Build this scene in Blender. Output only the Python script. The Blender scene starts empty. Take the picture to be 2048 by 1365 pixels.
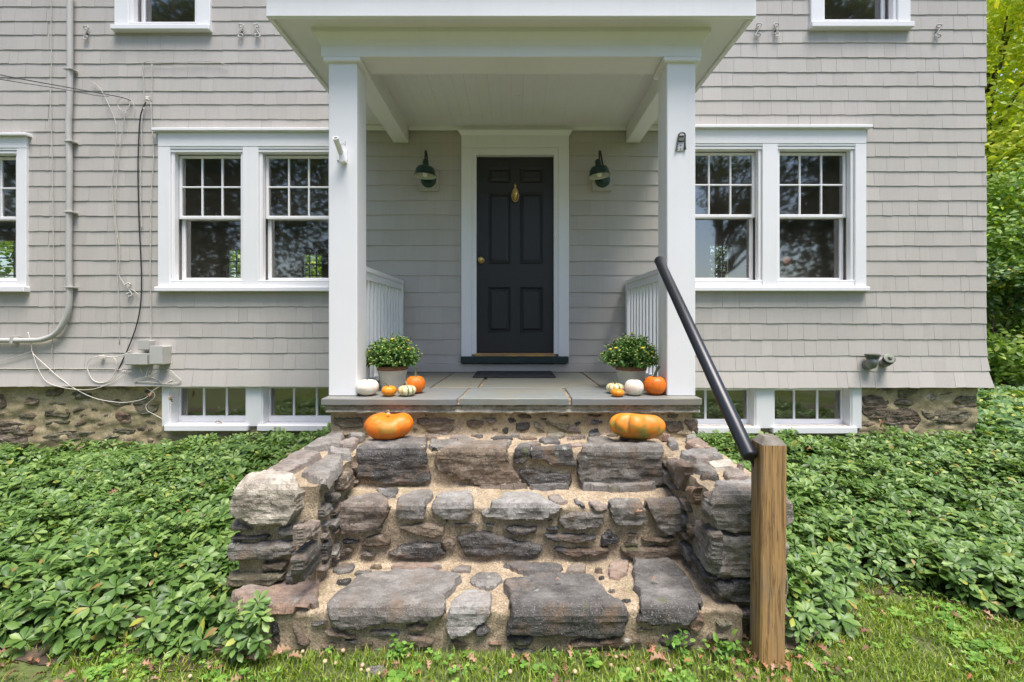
import bpy, math, random
import numpy as np
from mathutils import Vector, noise
from mathutils.geometry import delaunay_2d_cdt
random.seed(7); rng = np.random.default_rng(11)
R = math.radians
S = bpy.context.scene
COL = S.collection

# ------------------------------------------------------------ camera
FPX, CX, CY = 900.0, 1029.0, 645.0        # focal length and vanishing point, in photo pixels (2048 wide)
CAM = Vector((0.0, -4.615, 1.443))
cd = bpy.data.cameras.new('camera'); cam = bpy.data.objects.new('camera', cd); COL.objects.link(cam)
cam.location = CAM; cam.rotation_euler = (R(90), 0, 0)
cd.sensor_width = 36; cd.lens = FPX / 2048 * 36
cd.shift_x = -(CX - 1024) / 2048; cd.shift_y = -(682.5 - CY) / 2048
cd.clip_start = 0.05; cd.clip_end = 1000
S.camera = cam
# ------------------------------------------------------------ sky, sun, exposure
SUN_EL, SUN_AZ = 72, 32                    # elevation; degrees to the right of the camera's back
w = bpy.data.worlds.new('World'); S.world = w; w.use_nodes = True
nt = w.node_tree; sky = nt.nodes.new('ShaderNodeTexSky'); sky.sky_type = 'NISHITA'; sky.sun_disc = False
sky.sun_elevation = R(SUN_EL); sky.sun_rotation = R(180 - SUN_AZ); sky.air_density = 1.0; sky.dust_density = 1.8; sky.ozone_density = .9
nt.links.new(sky.outputs[0], nt.nodes['Background'].inputs[0]); nt.nodes['Background'].inputs[1].default_value = 0.12
sl = bpy.data.lights.new('sun', 'SUN'); so = bpy.data.objects.new('sun', sl); COL.objects.link(so)
sl.energy = 2.8; sl.angle = R(32); sl.color = (1, .95, .905)
sd = Vector((math.sin(R(SUN_AZ)) * math.cos(R(SUN_EL)), -math.cos(R(SUN_AZ)) * math.cos(R(SUN_EL)), math.sin(R(SUN_EL))))
so.rotation_euler = sd.to_track_quat('Z', 'Y').to_euler(); so.location = sd * 30
S.view_settings.view_transform = 'Standard'; S.view_settings.look = 'None'
S.view_settings.exposure = 1.25; S.view_settings.gamma = 1
S.render.engine = 'CYCLES'

# ------------------------------------------------------------ coordinates
def P(x, y, Y=0.0):
    s = FPX / (Y - CAM.y)
    return Vector(((x - CX) / s, Y, CAM.z + (CY - y) / s))
def X(x, Y=0.0): return P(x, 0, Y).x
def Z(y, Y=0.0): return P(0, y, Y).z

# ------------------------------------------------------------ materials
MATS = {}
class NM:
    def __init__(s, name):
        s.m = bpy.data.materials.new(name); s.m.use_nodes = True
        s.nt = s.m.node_tree; s.b = s.nt.nodes['Principled BSDF']; s.out = s.nt.nodes['Material Output']
        MATS[name] = s.m
    def n(s, t, **kw):
        nd = s.nt.nodes.new('ShaderNode' + t)
        for k, v in kw.items():
            if k.startswith('i_'): nd.inputs[k[2:].replace('_', ' ')].default_value = v
            else: setattr(nd, k, v)
        return nd
    def l(s, a, b): s.nt.links.new(a, b)
    def coord(s, scale=(1, 1, 1), obj=False, rot=(0, 0, 0)):
        if obj: src = s.n('TexCoord').outputs['Object']
        else: src = s.n('NewGeometry').outputs['Position']
        mp = s.n('Mapping'); mp.inputs['Scale'].default_value = scale; mp.inputs['Rotation'].default_value = rot
        s.l(src, mp.inputs[0]); return mp.outputs[0]
    def noise(s, vec, scale, detail=4, rough=.55):
        nd = s.n('TexNoise'); nd.inputs['Scale'].default_value = scale; nd.inputs['Detail'].default_value = detail
        nd.inputs['Roughness'].default_value = rough
        if vec: s.l(vec, nd.inputs['Vector'])
        return nd.outputs['Fac']
    def ramp(s, fac, stops, interp='LINEAR'):
        r = s.n('ValToRGB'); cr = r.color_ramp; cr.interpolation = interp
        while len(cr.elements) < len(stops): cr.elements.new(.5)
        for e, (p, c) in zip(cr.elements, stops):
            e.position = p; e.color = (c, c, c, 1) if isinstance(c, (int, float)) else (*c, 1)
        s.l(fac, r.inputs[0]); return r.outputs[0]
    def mix(s, fac, a, b, mode='MIX'):
        m = s.n('Mix', data_type='RGBA', blend_type=mode)
        for sock, v in ((m.inputs[0], fac), (m.inputs[6], a), (m.inputs[7], b)):
            if hasattr(v, 'is_linked'): s.l(v, sock)
            elif isinstance(v, (int, float)): sock.default_value = v if sock.type == 'VALUE' else (v, v, v, 1)
            else: sock.default_value = (*v, 1)
        return m.outputs[2]
    def color(s, c):
        if hasattr(c, 'is_linked'): s.l(c, s.b.inputs['Base Color'])
        else: s.b.inputs['Base Color'].default_value = (*c, 1)
    def rough(s, v):
        if hasattr(v, 'is_linked'): s.l(v, s.b.inputs['Roughness'])
        else: s.b.inputs['Roughness'].default_value = v
    def bump(s, h, strength=.3, dist=.005):
        b = s.n('Bump'); b.inputs['Strength'].default_value = strength; b.inputs['Distance'].default_value = dist
        s.l(h, b.inputs['Height']); s.l(b.outputs[0], s.b.inputs['Normal'])

def simple(name, c, rough=.5, metal=0, var=.12, scale=8, bump=0, bscale=60):
    m = NM(name); v = m.coord()
    f = m.noise(v, scale)
    a = tuple(x * (1 - var) for x in c); b = tuple(min(1, x * (1 + var)) for x in c)
    m.color(m.ramp(f, [(.3, a), (.7, b)])); m.rough(rough); m.b.inputs['Metallic'].default_value = metal
    if bump: m.bump(m.noise(v, bscale, 3), bump, .003)
    return m.m

def mk_shingle(name, c):
    m = NM(name); v = m.coord()
    oi = m.n('ObjectInfo').outputs['Random']; gi = m.n('NewGeometry').outputs['Random Per Island']
    add = m.n('Math', operation='ADD'); m.l(oi, add.inputs[0]); m.l(gi, add.inputs[1])
    fr = m.n('Math', operation='FRACT'); m.l(add.outputs[0], fr.inputs[0])
    base = m.ramp(fr.outputs[0], [(0, tuple(x * .94 for x in c)), (.15, tuple(x * .98 for x in c)), (.9, tuple(x * 1.03 for x in c)), (1, tuple(x * 1.08 for x in c))])
    grain = m.noise(m.coord((90, 20, 2.5)), 1.0, 5, .6)
    dirt = m.noise(v, 1.1, 5, .6)
    c1 = m.mix(m.ramp(grain, [(.35, .16), (.6, 0.0)]), base, tuple(x * .74 for x in c))
    c2 = m.mix(m.ramp(dirt, [(.5, 0.0), (.75, .3)]), c1, (c[0] * .88, c[1] * .87, c[2] * .82))
    scuff = m.noise(m.coord((14, 6, 5)), 1.6, 8, .75)
    c3 = m.mix(m.ramp(scuff, [(.66, 0.0), (.72, .3)]), c2, tuple(x * .8 for x in c))
    strk = m.noise(m.coord((9, 3, .55)), 1.0, 7, .7)
    c3 = m.mix(m.ramp(strk, [(.54, 0.0), (.68, .35)]), c3, tuple(x * .80 for x in c))
    pale = m.noise(m.coord((3, 3, 6)), 1.3, 6, .7)
    c3 = m.mix(m.ramp(pale, [(.58, 0.0), (.7, .35)]), c3, tuple(min(1, x * 1.13) for x in c))
    m.color(c3); m.rough(.62); m.b.inputs['Specular IOR Level'].default_value = .35
    m.bump(grain, .35, .002); return m.m
mk_shingle('shingle_paint', (.472, .438, .402))

def mk_white(name, c=(.81, .80, .805)):
    m = NM(name); v = m.coord()
    f = m.noise(v, 2.2, 5, .6)
    base = m.ramp(f, [(.3, tuple(x * .95 for x in c)), (.7, c)])
    g = m.noise(m.coord((3, 3, 3)), 14, 8, .8)
    base = m.mix(m.ramp(g, [(.68, 0.0), (.76, .22)]), base, tuple(x * .72 for x in c))
    st = m.noise(m.coord((16, 16, .8)), 1.0, 6, .7)
    base = m.mix(m.ramp(st, [(.52, 0.0), (.7, .16)]), base, (c[0]*.80, c[1]*.79, c[2]*.75))
    br = m.noise(m.coord((70, 70, 3)), 1.0, 3)
    m.color(base); m.rough(.45); m.bump(m.mix(.5, m.noise(v, 30, 4), br), .16, .004)
    return m.m
mk_white('white_paint'); mk_white('white_sill', (.80, .785, .80)); mk_white('ceiling_paint', (.76, .745, .76))

def mk_stone(name):
    m = NM(name); v0 = m.coord()
    oc = m.n('ObjectInfo').outputs['Color']; rnd = m.n('ObjectInfo').outputs['Random']
    off = m.n('VectorMath', operation='SCALE'); off.inputs[0].default_value = (13, 7, 19); m.l(rnd, off.inputs['Scale'])
    ad = m.n('VectorMath', operation='ADD'); m.l(v0, ad.inputs[0]); m.l(off.outputs[0], ad.inputs[1]); v = ad.outputs[0]
    st = m.n('Mapping'); st.inputs['Scale'].default_value = (5, 9, 42); st.inputs['Rotation'].default_value = (0, .16, 0); m.l(v, st.inputs[0])
    big = m.noise(v, 8, 7, .68); fol = m.noise(st.outputs[0], 1.4, 8, .72); fine = m.noise(v, 150, 3, .75); mid = m.noise(v, 36, 6, .72)
    dark = m.mix(1.0, oc, (.30, .285, .27), 'MULTIPLY'); lite = m.mix(.6, oc, (.48, .45, .41))
    c = m.mix(m.ramp(big, [(.36, .9), (.56, 0.0)]), oc, dark)
    fs = m.ramp(rnd, [(0, .15), (1, 1.0)])                     # some stones are banded, some grainy
    c = m.mix(m.mix(1.0, m.ramp(fol, [(.33, .8), (.47, 0.0)]), fs, 'MULTIPLY'), c, dark)
    c = m.mix(m.mix(1.0, m.ramp(fol, [(.54, 0.0), (.66, .8)]), fs, 'MULTIPLY'), c, lite)
    c = m.mix(m.ramp(mid, [(.36, .75), (.5, 0.0)]), c, dark)
    c = m.mix(m.ramp(fine, [(.58, 0.0), (.68, .7)]), c, (.45, .42, .375))
    c = m.mix(m.ramp(fine, [(.32, .7), (.42, 0.0)]), c, dark)
    c = m.mix(m.ramp(m.noise(v, 6.3, 7, .7), [(.52, 0.0), (.66, .6)]), c, (.20, .12, .065))
    wa = m.n('Attribute', attribute_name='wear_toplight'); c = m.mix(m.mix(1.0, wa.outputs['Fac'], .42, 'MULTIPLY'), c, m.mix(m.ramp(fol, [(.4, 0.0), (.62, 1.0)]), m.mix(.5, oc, (.20, .19, .175)), (.38, .36, .335)))  # up-facing tops paler: foot wear plus brighter tread light painted into the colour
    # lichen and moss with shapes of their own
    vo = m.n('TexVoronoi'); vo.inputs['Scale'].default_value = 13
    wob = m.n('VectorMath', operation='ADD'); nz = m.n('TexNoise'); nz.inputs['Scale'].default_value = 45; nz.inputs['Detail'].default_value = 5
    sc = m.n('VectorMath', operation='SCALE'); sc.inputs['Scale'].default_value = .05
    m.l(nz.outputs['Color'], sc.inputs[0]); m.l(v, wob.inputs[0]); m.l(sc.outputs[0], wob.inputs[1]); m.l(wob.outputs[0], vo.inputs['Vector'])
    lm = m.ramp(vo.outputs['Distance'], [(.15, .85), (.19, 0.0)])
    gate = m.ramp(m.noise(v, 3.1, 2), [(.58, 0.0), (.62, 1.0)])
    c = m.mix(m.mix(1.0, lm, gate, 'MULTIPLY'), c, (.42, .45, .38))
    c = m.mix(m.ramp(m.noise(v0, 5.1, 7, .7), [(.62, 0.0), (.70, .7)]), c, (.11, .13, .035))
    m.color(c); m.rough(m.ramp(big, [(0, .55), (1, .85)])); m.b.inputs['Specular IOR Level'].default_value = .35
    m.bump(m.mix(.45, m.mix(.5, fol, mid), fine), 1.0, .016)
mk_stone('stone')

def mk_mortar(name, c, c2, moss=.3, grain=1.0):
    m = NM(name); v = m.coord()
    g2 = m.noise(v, 120, 3, .8); g3 = m.noise(v, 46, 5, .75)
    base = m.ramp(m.noise(v, 9, 7, .7), [(.34, c2), (.6, c)])
    base = m.mix(m.ramp(g2, [(.36, .85 * grain), (.48, 0.0)]), base, tuple(x * .25 for x in c))
    base = m.mix(m.ramp(g2, [(.56, 0.0), (.66, .8 * grain)]), base, (.72, .61, .45))
    base = m.mix(m.ramp(g3, [(.38, .6), (.5, 0.0)]), base, tuple(x * .42 for x in c))
    base = m.mix(m.ramp(m.noise(v, 3.4, 8, .72), [(.53, 0.0), (.66, moss)]), base, (.11, .12, .04))
    base = m.mix(m.ramp(m.noise(v, 2.1, 8, .7), [(.5, 0.0), (.66, .6)]), base, tuple(x * .36 for x in c))
    m.color(base); m.rough(.92); m.b.inputs['Specular IOR Level'].default_value = .2; m.bump(m.mix(.5, g2, g3), 1.0 * grain, .014); return m.m
mk_mortar('mortar', (.52, .41, .285), (.33, .25, .16), .5)
mk_mortar('foundation_mortar', (.54, .44, .275), (.38, .295, .165), .3, .45)
mk_mortar('ledge_stone', (.46, .42, .34), (.34, .31, .24), .55, .5)

def mk_flag():
    m = NM('bluestone'); v = m.coord(); oc = m.n('ObjectInfo').outputs['Color']
    a = m.noise(v, 2.6, 6, .6); b = m.noise(m.coord((2, 9, 9)), 1.5, 6, .65)
    c = m.mix(m.ramp(a, [(.4, 0.0), (.65, .7)]), oc, (.235, .205, .145))
    c = m.mix(m.ramp(b, [(.5, 0.0), (.7, .5)]), c, (.13, .14, .135))
    m.color(c); m.rough(.6); m.bump(m.noise(v, 22, 6, .7), .25, .006)
mk_flag()

def mk_wood(name, c1, c2, axis=2, sc=1.0):
    m = NM(name)
    s1 = [28 * sc] * 3; s1[axis] = 1.3 * sc
    g = m.noise(m.coord(tuple(s1), obj=True), 1.2, 7, .62)
    s2 = [110 * sc] * 3; s2[axis] = 2.5 * sc
    f = m.noise(m.coord(tuple(s2), obj=True), 1, 4, .7)
    c = m.ramp(g, [(.34, c2), (.44, c1), (.52, tuple(x * 1.18 for x in c1)), (.56, c2), (.62, c1), (.72, c2)])
    c = m.mix(m.ramp(f, [(.33, .65), (.5, 0.0)]), c, tuple(x * .45 for x in c2))
    gr = m.noise(m.coord((3, 3, 1.2), obj=True), 2.2, 4)
    c = m.mix(m.ramp(gr, [(.46, 0.0), (.66, .6)]), c, (.19, .165, .13))
    m.color(c); m.rough(.75); m.bump(m.mix(.5, g, f), .5, .003); return m.m
mk_wood('post_wood', (.40, .235, .095), (.19, .105, .042), 2, 1.25)
mk_wood('threshold_wood', (.52, .30, .10), (.4, .22, .07), 0)

def mk_leaf(name, stops, rough=.42, trans=.28, spec=.5):
    m = NM(name)
    isl = m.n('NewGeometry').outputs['Random Per Island']
    c = m.ramp(isl, stops)
    big = m.noise(m.coord(), 1.6, 3)
    c = m.mix(m.ramp(big, [(.35, .35), (.62, 0.0)]), c, m.mix(1.0, c, (.7, .8, .55), 'MULTIPLY'))
    m.color(c); m.rough(rough); m.b.inputs['Specular IOR Level'].default_value = spec
    if trans:
        t = m.n('BsdfTranslucent'); m.l(m.mix(1.0, c, (1.2, 1.25, .5), 'MULTIPLY'), t.inputs[0])
        mx = m.n('MixShader'); mx.inputs[0].default_value = trans
        m.l(m.b.outputs[0], mx.inputs[1]); m.l(t.outputs[0], mx.inputs[2]); m.l(mx.outputs[0], m.out.inputs[0])
    return m.m
mk_leaf('pachysandra_leaf', [(0, (.05, .11, .022)), (.4, (.11, .20, .045)), (.8, (.165, .265, .065)), (.965, (.25, .35, .10)), (.985, (.36, .36, .06)), (1, (.26, .16, .06))], .42, .25, .4)
mk_leaf('ivy_leaf', [(0, (.06, .13, .045)), (.6, (.13, .24, .07)), (.86, (.22, .33, .08)), (1, (.50, .44, .05))], .45, .3)
mk_leaf('tree_leaf_yellow', [(0, (.34, .44, .035)), (.5, (.56, .62, .06)), (.85, (.70, .68, .07)), (1, (.78, .62, .07))], .5, .55)
mk_leaf('tree_leaf_green', [(0, (.14, .25, .05)), (.6, (.30, .44, .085)), (.9, (.46, .58, .13)), (1, (.56, .60, .18))], .5, .5)
mk_leaf('tree_leaf_dark', [(0, (.04, .075, .02)), (.7, (.08, .13, .03)), (1, (.20, .16, .04))], .55, .3)
mk_leaf('mum_leaf', [(0, (.06, .15, .03)), (.6, (.125, .26, .055)), (1, (.20, .34, .09))], .5, .25)
mk_leaf('grass_blade', [(0, (.12, .21, .022)), (.5, (.25, .355, .04)), (.85, (.36, .45, .065)), (1, (.48, .41, .13))], .5, .38)
mk_leaf('clover_leaf', [(0, (.09, .20, .03)), (.6, (.17, .33, .05)), (1, (.28, .42, .08))], .5, .3)
mk_leaf('dead_leaf', [(0, (.13, .065, .035)), (.4, (.26, .13, .07)), (.75, (.38, .24, .165)), (1, (.33, .11, .04))], .7, .1)

def mk_glass():
    m = NM('window_glass'); m.nt.nodes.remove(m.b)
    v = m.coord((1, 1, 1)); gl = m.n('BsdfGlossy'); gl.inputs['Roughness'].default_value = .035; gl.inputs['Color'].default_value = (.96, .94, .91, 1)
    bp = m.n('Bump'); bp.inputs['Strength'].default_value = .02; bp.inputs['Distance'].default_value = .02
    m.l(m.noise(v, 2.8, 2), bp.inputs['Height']); m.l(bp.outputs[0], gl.inputs['Normal'])
    tr = m.n('BsdfTransparent'); tr.inputs[0].default_value = (.80, .83, .80, 1)
    fz = m.n('Fresnel'); fz.inputs[0].default_value = 1.9
    ma = m.n('Math', operation='MULTIPLY_ADD'); ma.inputs[1].default_value = 2.2; ma.inputs[2].default_value = .02; m.l(fz.outputs[0], ma.inputs[0])
    mx = m.n('MixShader'); m.l(ma.outputs[0], mx.inputs[0]); m.l(tr.outputs[0], mx.inputs[1]); m.l(gl.outputs[0], mx.inputs[2])
    df = m.n('BsdfDiffuse'); df.inputs[0].default_value = (.34, .30, .25, 1); m2_ = m.n('MixShader'); m.l(m.ramp(m.noise(v, 3, 5), [(.3, .03), (.7, .07)]), m2_.inputs[0])
    m.l(mx.outputs[0], m2_.inputs[1]); m.l(df.outputs[0], m2_.inputs[2]); m.l(m2_.outputs[0], m.out.inputs[0])
mk_glass()

def mk_ground(name, stops, bump=.6):
    m = NM(name); v = m.coord()
    a = m.noise(v, 3.2, 6, .65); b = m.noise(v, 45, 4, .7)
    c = m.ramp(a, stops); c = m.mix(m.ramp(b, [(.4, .5), (.6, 0.0)]), c, m.mix(1.0, c, (.45, .42, .4), 'MULTIPLY'))
    m.color(c); m.rough(.95); m.bump(b, bump, .02)
mk_ground('lawn_ground', [(.30, (.07, .055, .03)), (.45, (.085, .105, .03)), (.7, (.12, .15, .035))])
mk_ground('soil', [(.3, (.05, .035, .022)), (.6, (.09, .065, .042)), (.8, (.10, .085, .04))])

simple('door_paint', (.0175, .017, .0185), .42, 0, .12, 30, .12, 160)
simple('black_metal', (.014, .015, .02), .36, 0, .1, 10)
simple('rubber', (.022, .023, .025), .7, 0, .15, 60, .3, 300)
simple('brass', (.62, .43, .16), .3, 1, .15, 30)
simple('green_enamel', (.009, .038, .033), .3, 0, .15, 12)
simple('green_paint', (.012, .03, .029), .45, 0, .2, 12)
simple('white_enamel', (.50, .50, .44), .35, 0, .06, 12)
simple('bulb_glass', (.85, .83, .76), .25, 0, .02)
simple('box_paint', (.47, .45, .42), .5, 0, .06, 6, .05)
simple('cable_beige', (.50, .47, .41), .55, 0, .15, 20)
simple('cable_white', (.66, .62, .54), .5, 0, .12, 20)
simple('cable_black', (.02, .02, .022), .5, 0, .1)
simple('cable_dark', (.07, .07, .075), .5, 0, .1)
simple('galvanized', (.23, .24, .225), .5, .5, .25, 20, .1)
simple('steel', (.46, .45, .42), .42, .6, .2, 40, .1)
simple('dark_iron', (.09, .10, .075), .5, .4, .3, 30)
simple('pot_cream', (.60, .58, .48), .5, 0, .14, 9, .1)
simple('pot_rim', (.22, .115, .06), .65, 0, .3, 25, .2)
simple('potting_soil', (.04, .028, .018), .95, 0, .3, 40, .5)
simple('stem_green', (.10, .12, .05), .6, 0, .3, 40, .3)
simple('stem_dark', (.045, .06, .04), .6, 0, .3, 40, .3)
simple('stem_tan', (.40, .32, .18), .7, 0, .2, 40, .3)
simple('bark', (.11, .085, .065), .9, 0, .35, 9, .8, 25)
simple('room_paint', (.40, .36, .28), .8, 0, .05, 2)
simple('room_floor', (.16, .09, .045), .5, 0, .2, 4)
simple('dark_wood', (.04, .025, .015), .5, 0, .2, 8)
simple('roof_shingle', (.08, .08, .085), .85, 0, .25, 12, .5)
simple('acorn_shell', (.50, .35, .22), .55, 0, .3, 60, .2, 200)
simple('petal_yellow', (.80, .60, .03), .6, 0, .15, 60)
simple('bud_pale', (.48, .50, .15), .6, 0, .2, 60)
simple('twig', (.17, .11, .07), .8, 0, .2, 30)
def mk_pumpkin():
    m = NM('pumpkin_skin'); at = m.n('Attribute', attribute_name='Col'); v = m.coord()
    n1 = m.noise(v, 22, 6, .7); n2 = m.noise(v, 70, 5, .75)
    c = m.mix(m.ramp(n1, [(.35, .22), (.6, 0.0)]), at.outputs['Color'], m.mix(1.0, at.outputs['Color'], (.8, .62, .4), 'MULTIPLY'))
    c = m.mix(m.ramp(n2, [(.7, 0.0), (.78, .55)]), c, (.42, .3, .16))
    m.color(c); m.rough(m.ramp(n1, [(0, .38), (1, .6)])); m.bump(n2, .08, .004)
mk_pumpkin()
def mk_emit(name, c, s):
    m = NM(name); m.color(c); m.b.inputs['Emission Color'].default_value = (*c, 1); m.b.inputs['Emission Strength'].default_value = s
mk_emit('lamp_shade_glow', (.7, .20, .03), .12)

# ------------------------------------------------------------ object helpers
def link(o, parent=None, label=None, cat=None, group=None, kind=None, color=None):
    COL.objects.link(o)
    if parent: o.parent = parent
    if label: o['label'] = label
    if cat: o['category'] = cat
    if group: o['group'] = group
    if kind: o['kind'] = kind
    if color: o.color = (*color, 1)
    return o
def empty(name, loc, label, cat, group=None):
    o = bpy.data.objects.new(name, None); o.empty_display_size = .1
    link(o, None, label, cat, group); o.location = loc
    return o
def sub(parent, loc):   # keeps world-space vertices right under a moved parent
    return Vector(loc) - parent.location
class MB:
    def __init__(s): s.v = []; s.f = []; s.col = []
    def add(s, v, f):
        o = len(s.v); s.v += [tuple(p) for p in v]; s.f += [tuple(i + o for i in q) for q in f]; return s
    def box(s, x0, x1, y0, y1, z0, z1):
        return s.add([(x0,y0,z0),(x1,y0,z0),(x1,y1,z0),(x0,y1,z0),(x0,y0,z1),(x1,y0,z1),(x1,y1,z1),(x0,y1,z1)],
                     [(0,3,2,1),(4,5,6,7),(0,1,5,4),(1,2,6,5),(2,3,7,6),(3,0,4,7)])
    def bbox(s, x0, x1, y0, y1, z0, z1, b=.004):   # box with chamfered front edges and top/bottom edges
        x0, x1 = sorted((x0, x1)); y0, y1 = sorted((y0, y1)); z0, z1 = sorted((z0, z1))
        b = min(b, (x1-x0)*.3, (y1-y0)*.3, (z1-z0)*.3)
        V = []; idx = {}
        for i, xx in enumerate((x0, x1)):
            for j, yy in enumerate((y0, y1)):
                for k, zz in enumerate((z0, z1)):
                    dx, dy, dz = (b if i == 0 else -b), (b if j == 0 else -b), (b if k == 0 else -b)
                    for a, p in enumerate(((xx, yy+dy, zz+dz), (xx+dx, yy, zz+dz), (xx+dx, yy+dy, zz))):
                        idx[i, j, k, a] = len(V); V.append(p)
        Fs = []
        g = lambda i, j, k, a: idx[i, j, k, a]
        for i in (0, 1): q = [g(i,0,0,0), g(i,1,0,0), g(i,1,1,0), g(i,0,1,0)]; Fs.append(q if i else q[::-1])
        for j in (0, 1): q = [g(0,j,0,1), g(1,j,0,1), g(1,j,1,1), g(0,j,1,1)]; Fs.append(q[::-1] if j else q)
        for k in (0, 1): q = [g(0,0,k,2), g(1,0,k,2), g(1,1,k,2), g(0,1,k,2)]; Fs.append(q if k else q[::-1])
        for i in (0,1):
            for j in (0,1): Fs.append([g(i,j,0,0), g(i,j,1,0), g(i,j,1,1), g(i,j,0,1)])
            for k in (0,1): Fs.append([g(i,0,k,0), g(i,1,k,0), g(i,1,k,2), g(i,0,k,2)])
        for j in (0,1):
            for k in (0,1): Fs.append([g(0,j,k,1), g(1,j,k,1), g(1,j,k,2), g(0,j,k,2)])
        for i in (0,1):
            for j in (0,1):
                for k in (0,1): Fs.append([g(i,j,k,0), g(i,j,k,1), g(i,j,k,2)])
        return s.add(V, Fs)
    def tube(s, pts, r, n=8, cap=True):
        pts = [Vector(p) for p in pts]; rr = r if isinstance(r, (list, tuple)) else [r] * len(pts)
        V = []; up = None
        for i, p in enumerate(pts):
            t = (pts[min(i+1, len(pts)-1)] - pts[max(i-1, 0)]).normalized()
            if up is None: up = t.orthogonal().normalized()
            up = (up - t * up.dot(t)); up = up.normalized() if up.length > 1e-6 else t.orthogonal().normalized()
            bn = t.cross(up)
            for k in range(n):
                a = 2 * math.pi * k / n; V.append(p + (up * math.cos(a) + bn * math.sin(a)) * rr[i])
        Fs = [(i*n+k, i*n+(k+1) % n, (i+1)*n+(k+1) % n, (i+1)*n+k) for i in range(len(pts)-1) for k in range(n)]
        if cap: Fs += [tuple(range(n))[::-1], tuple((len(pts)-1)*n+k for k in range(n))]
        return s.add(V, Fs)
    def lathe(s, prof, n=24, loc=(0,0,0), fn=None, cap=False):
        V = []
        for (r, z) in prof:
            for k in range(n):
                a = 2*math.pi*k/n; rr = r if fn is None else fn(r, z, a)
                V.append((loc[0]+rr*math.cos(a), loc[1]+rr*math.sin(a), loc[2]+z))
        Fs = [(i*n+k, i*n+(k+1) % n, (i+1)*n+(k+1) % n, (i+1)*n+k) for i in range(len(prof)-1) for k in range(n)]
        if cap: Fs += [tuple(range(n))[::-1], tuple((len(prof)-1)*n+k for k in range(n))]
        return s.add(V, Fs)
    def prism(s, poly, y0, y1):       # polygon in (x,z), extruded in y
        n = len(poly)
        V = [(x, y0, z) for x, z in poly] + [(x, y1, z) for x, z in poly]
        return s.add(V, [tuple(range(n)), tuple(range(2*n-1, n-1, -1))] + [(i, i+n, (i+1) % n+n, (i+1) % n) for i in range(n)])
    def build(s, name, mat, parent=None, smooth=False, **kw):
        off = parent.matrix_basis.translation if parent and not parent.parent else (parent['_o'] if parent and '_o' in parent else Vector((0,0,0)))
        off = world_off(parent)
        me = bpy.data.meshes.new(name); me.from_pydata([(x-off[0], y-off[1], z-off[2]) for x, y, z in s.v], [], s.f)
        me.materials.append(MATS[mat]); me.validate(); me.update()
        if smooth: me.polygons.foreach_set('use_smooth', [True] * len(me.polygons))
        return link(bpy.data.objects.new(name, me), parent, **kw)
def world_off(p):
    o = Vector((0,0,0))
    while p: o += p.location; p = p.parent
    return o
def recenter(o):   # give a top-level mesh thing its origin at its base
    me = o.data; n = len(me.vertices); a = np.empty(n*3, np.float32); me.vertices.foreach_get('co', a); a = a.reshape(-1, 3)
    c = np.array([(a[:,0].min()+a[:,0].max())/2, (a[:,1].min()+a[:,1].max())/2, a[:,2].min()]); a -= c
    me.vertices.foreach_set('co', a.ravel()); me.update(); o.location = c
    return o
def fast(name, V, Fa, mat, parent=None, smooth=False, **kw):
    V = np.asarray(V, np.float32); Fa = np.asarray(Fa, np.int32); k = Fa.shape[1]
    me = bpy.data.meshes.new(name); me.vertices.add(len(V)); me.vertices.foreach_set('co', V.ravel())
    me.loops.add(Fa.size); me.loops.foreach_set('vertex_index', Fa.ravel())
    me.polygons.add(len(Fa)); me.polygons.foreach_set('loop_start', np.arange(0, Fa.size, k, dtype=np.int32))
    try: me.polygons.foreach_set('loop_total', np.full(len(Fa), k, np.int32))
    except Exception: pass
    me.polygons.foreach_set('use_smooth', np.full(len(Fa), smooth)); me.update(calc_edges=True)
    me.materials.append(MATS[mat])
    return link(bpy.data.objects.new(name, me), parent, **kw)
def instance_leaves(T, Tf, base, ax, nr, scale):
    """T template verts (x along leaf, y width, z normal); base (k,3), ax = leaf axis, nr = approx normal, scale (k,) -> verts, faces"""
    ax = ax / np.linalg.norm(ax, axis=1, keepdims=True)
    sd_ = np.cross(nr, ax); sd_ /= np.linalg.norm(sd_, axis=1, keepdims=True) + 1e-9
    nn = np.cross(ax, sd_)
    V = base[:, None, :] + scale[:, None, None] * (T[None, :, 0:1]*ax[:, None, :] + T[None, :, 1:2]*sd_[:, None, :] + T[None, :, 2:3]*nn[:, None, :])
    k, n = len(base), len(T)
    Fa = (Tf[None] + (np.arange(k)*n)[:, None, None]).reshape(-1, Tf.shape[1])
    return V.reshape(-1, 3), Fa
def leaf_template(rows, droop=.25, fold=.06):
    V = []; Fa = []
    for t, wd in rows:
        z = -droop*t*t
        V += [(t, -wd, z+fold*min(1, wd*5)), (t, 0, z), (t, wd, z+fold*min(1, wd*5))]
    for i in range(len(rows)-1):
        a = i*3; Fa += [(a, a+1, a+4, a+3), (a+1, a+2, a+5, a+4)]
    return np.array(V), np.array(Fa)
PACH_NEAR = leaf_template([(0,.02),(.4,.16),(.62,.25),(.65,.215),(.8,.22),(.84,.17),(1,.005)], .30, .07)
PACH_FAR = leaf_template([(0,.02),(.4,.16),(.68,.25),(.88,.15),(1,.01)], .30, .07)
OVATE = leaf_template([(0,.02),(.3,.26),(.65,.24),(1,.01)], .2, .06)
QUAD = (np.array([(0,0,0),(.5,-.3,.05),(1,0,-.08),(.5,.3,.05)]), np.array([(0,1,2,3)]))

def nz(p, s=1.0, d=4): return noise.fractal(Vector(p)*s, 1.0, 2.0, d)

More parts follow.
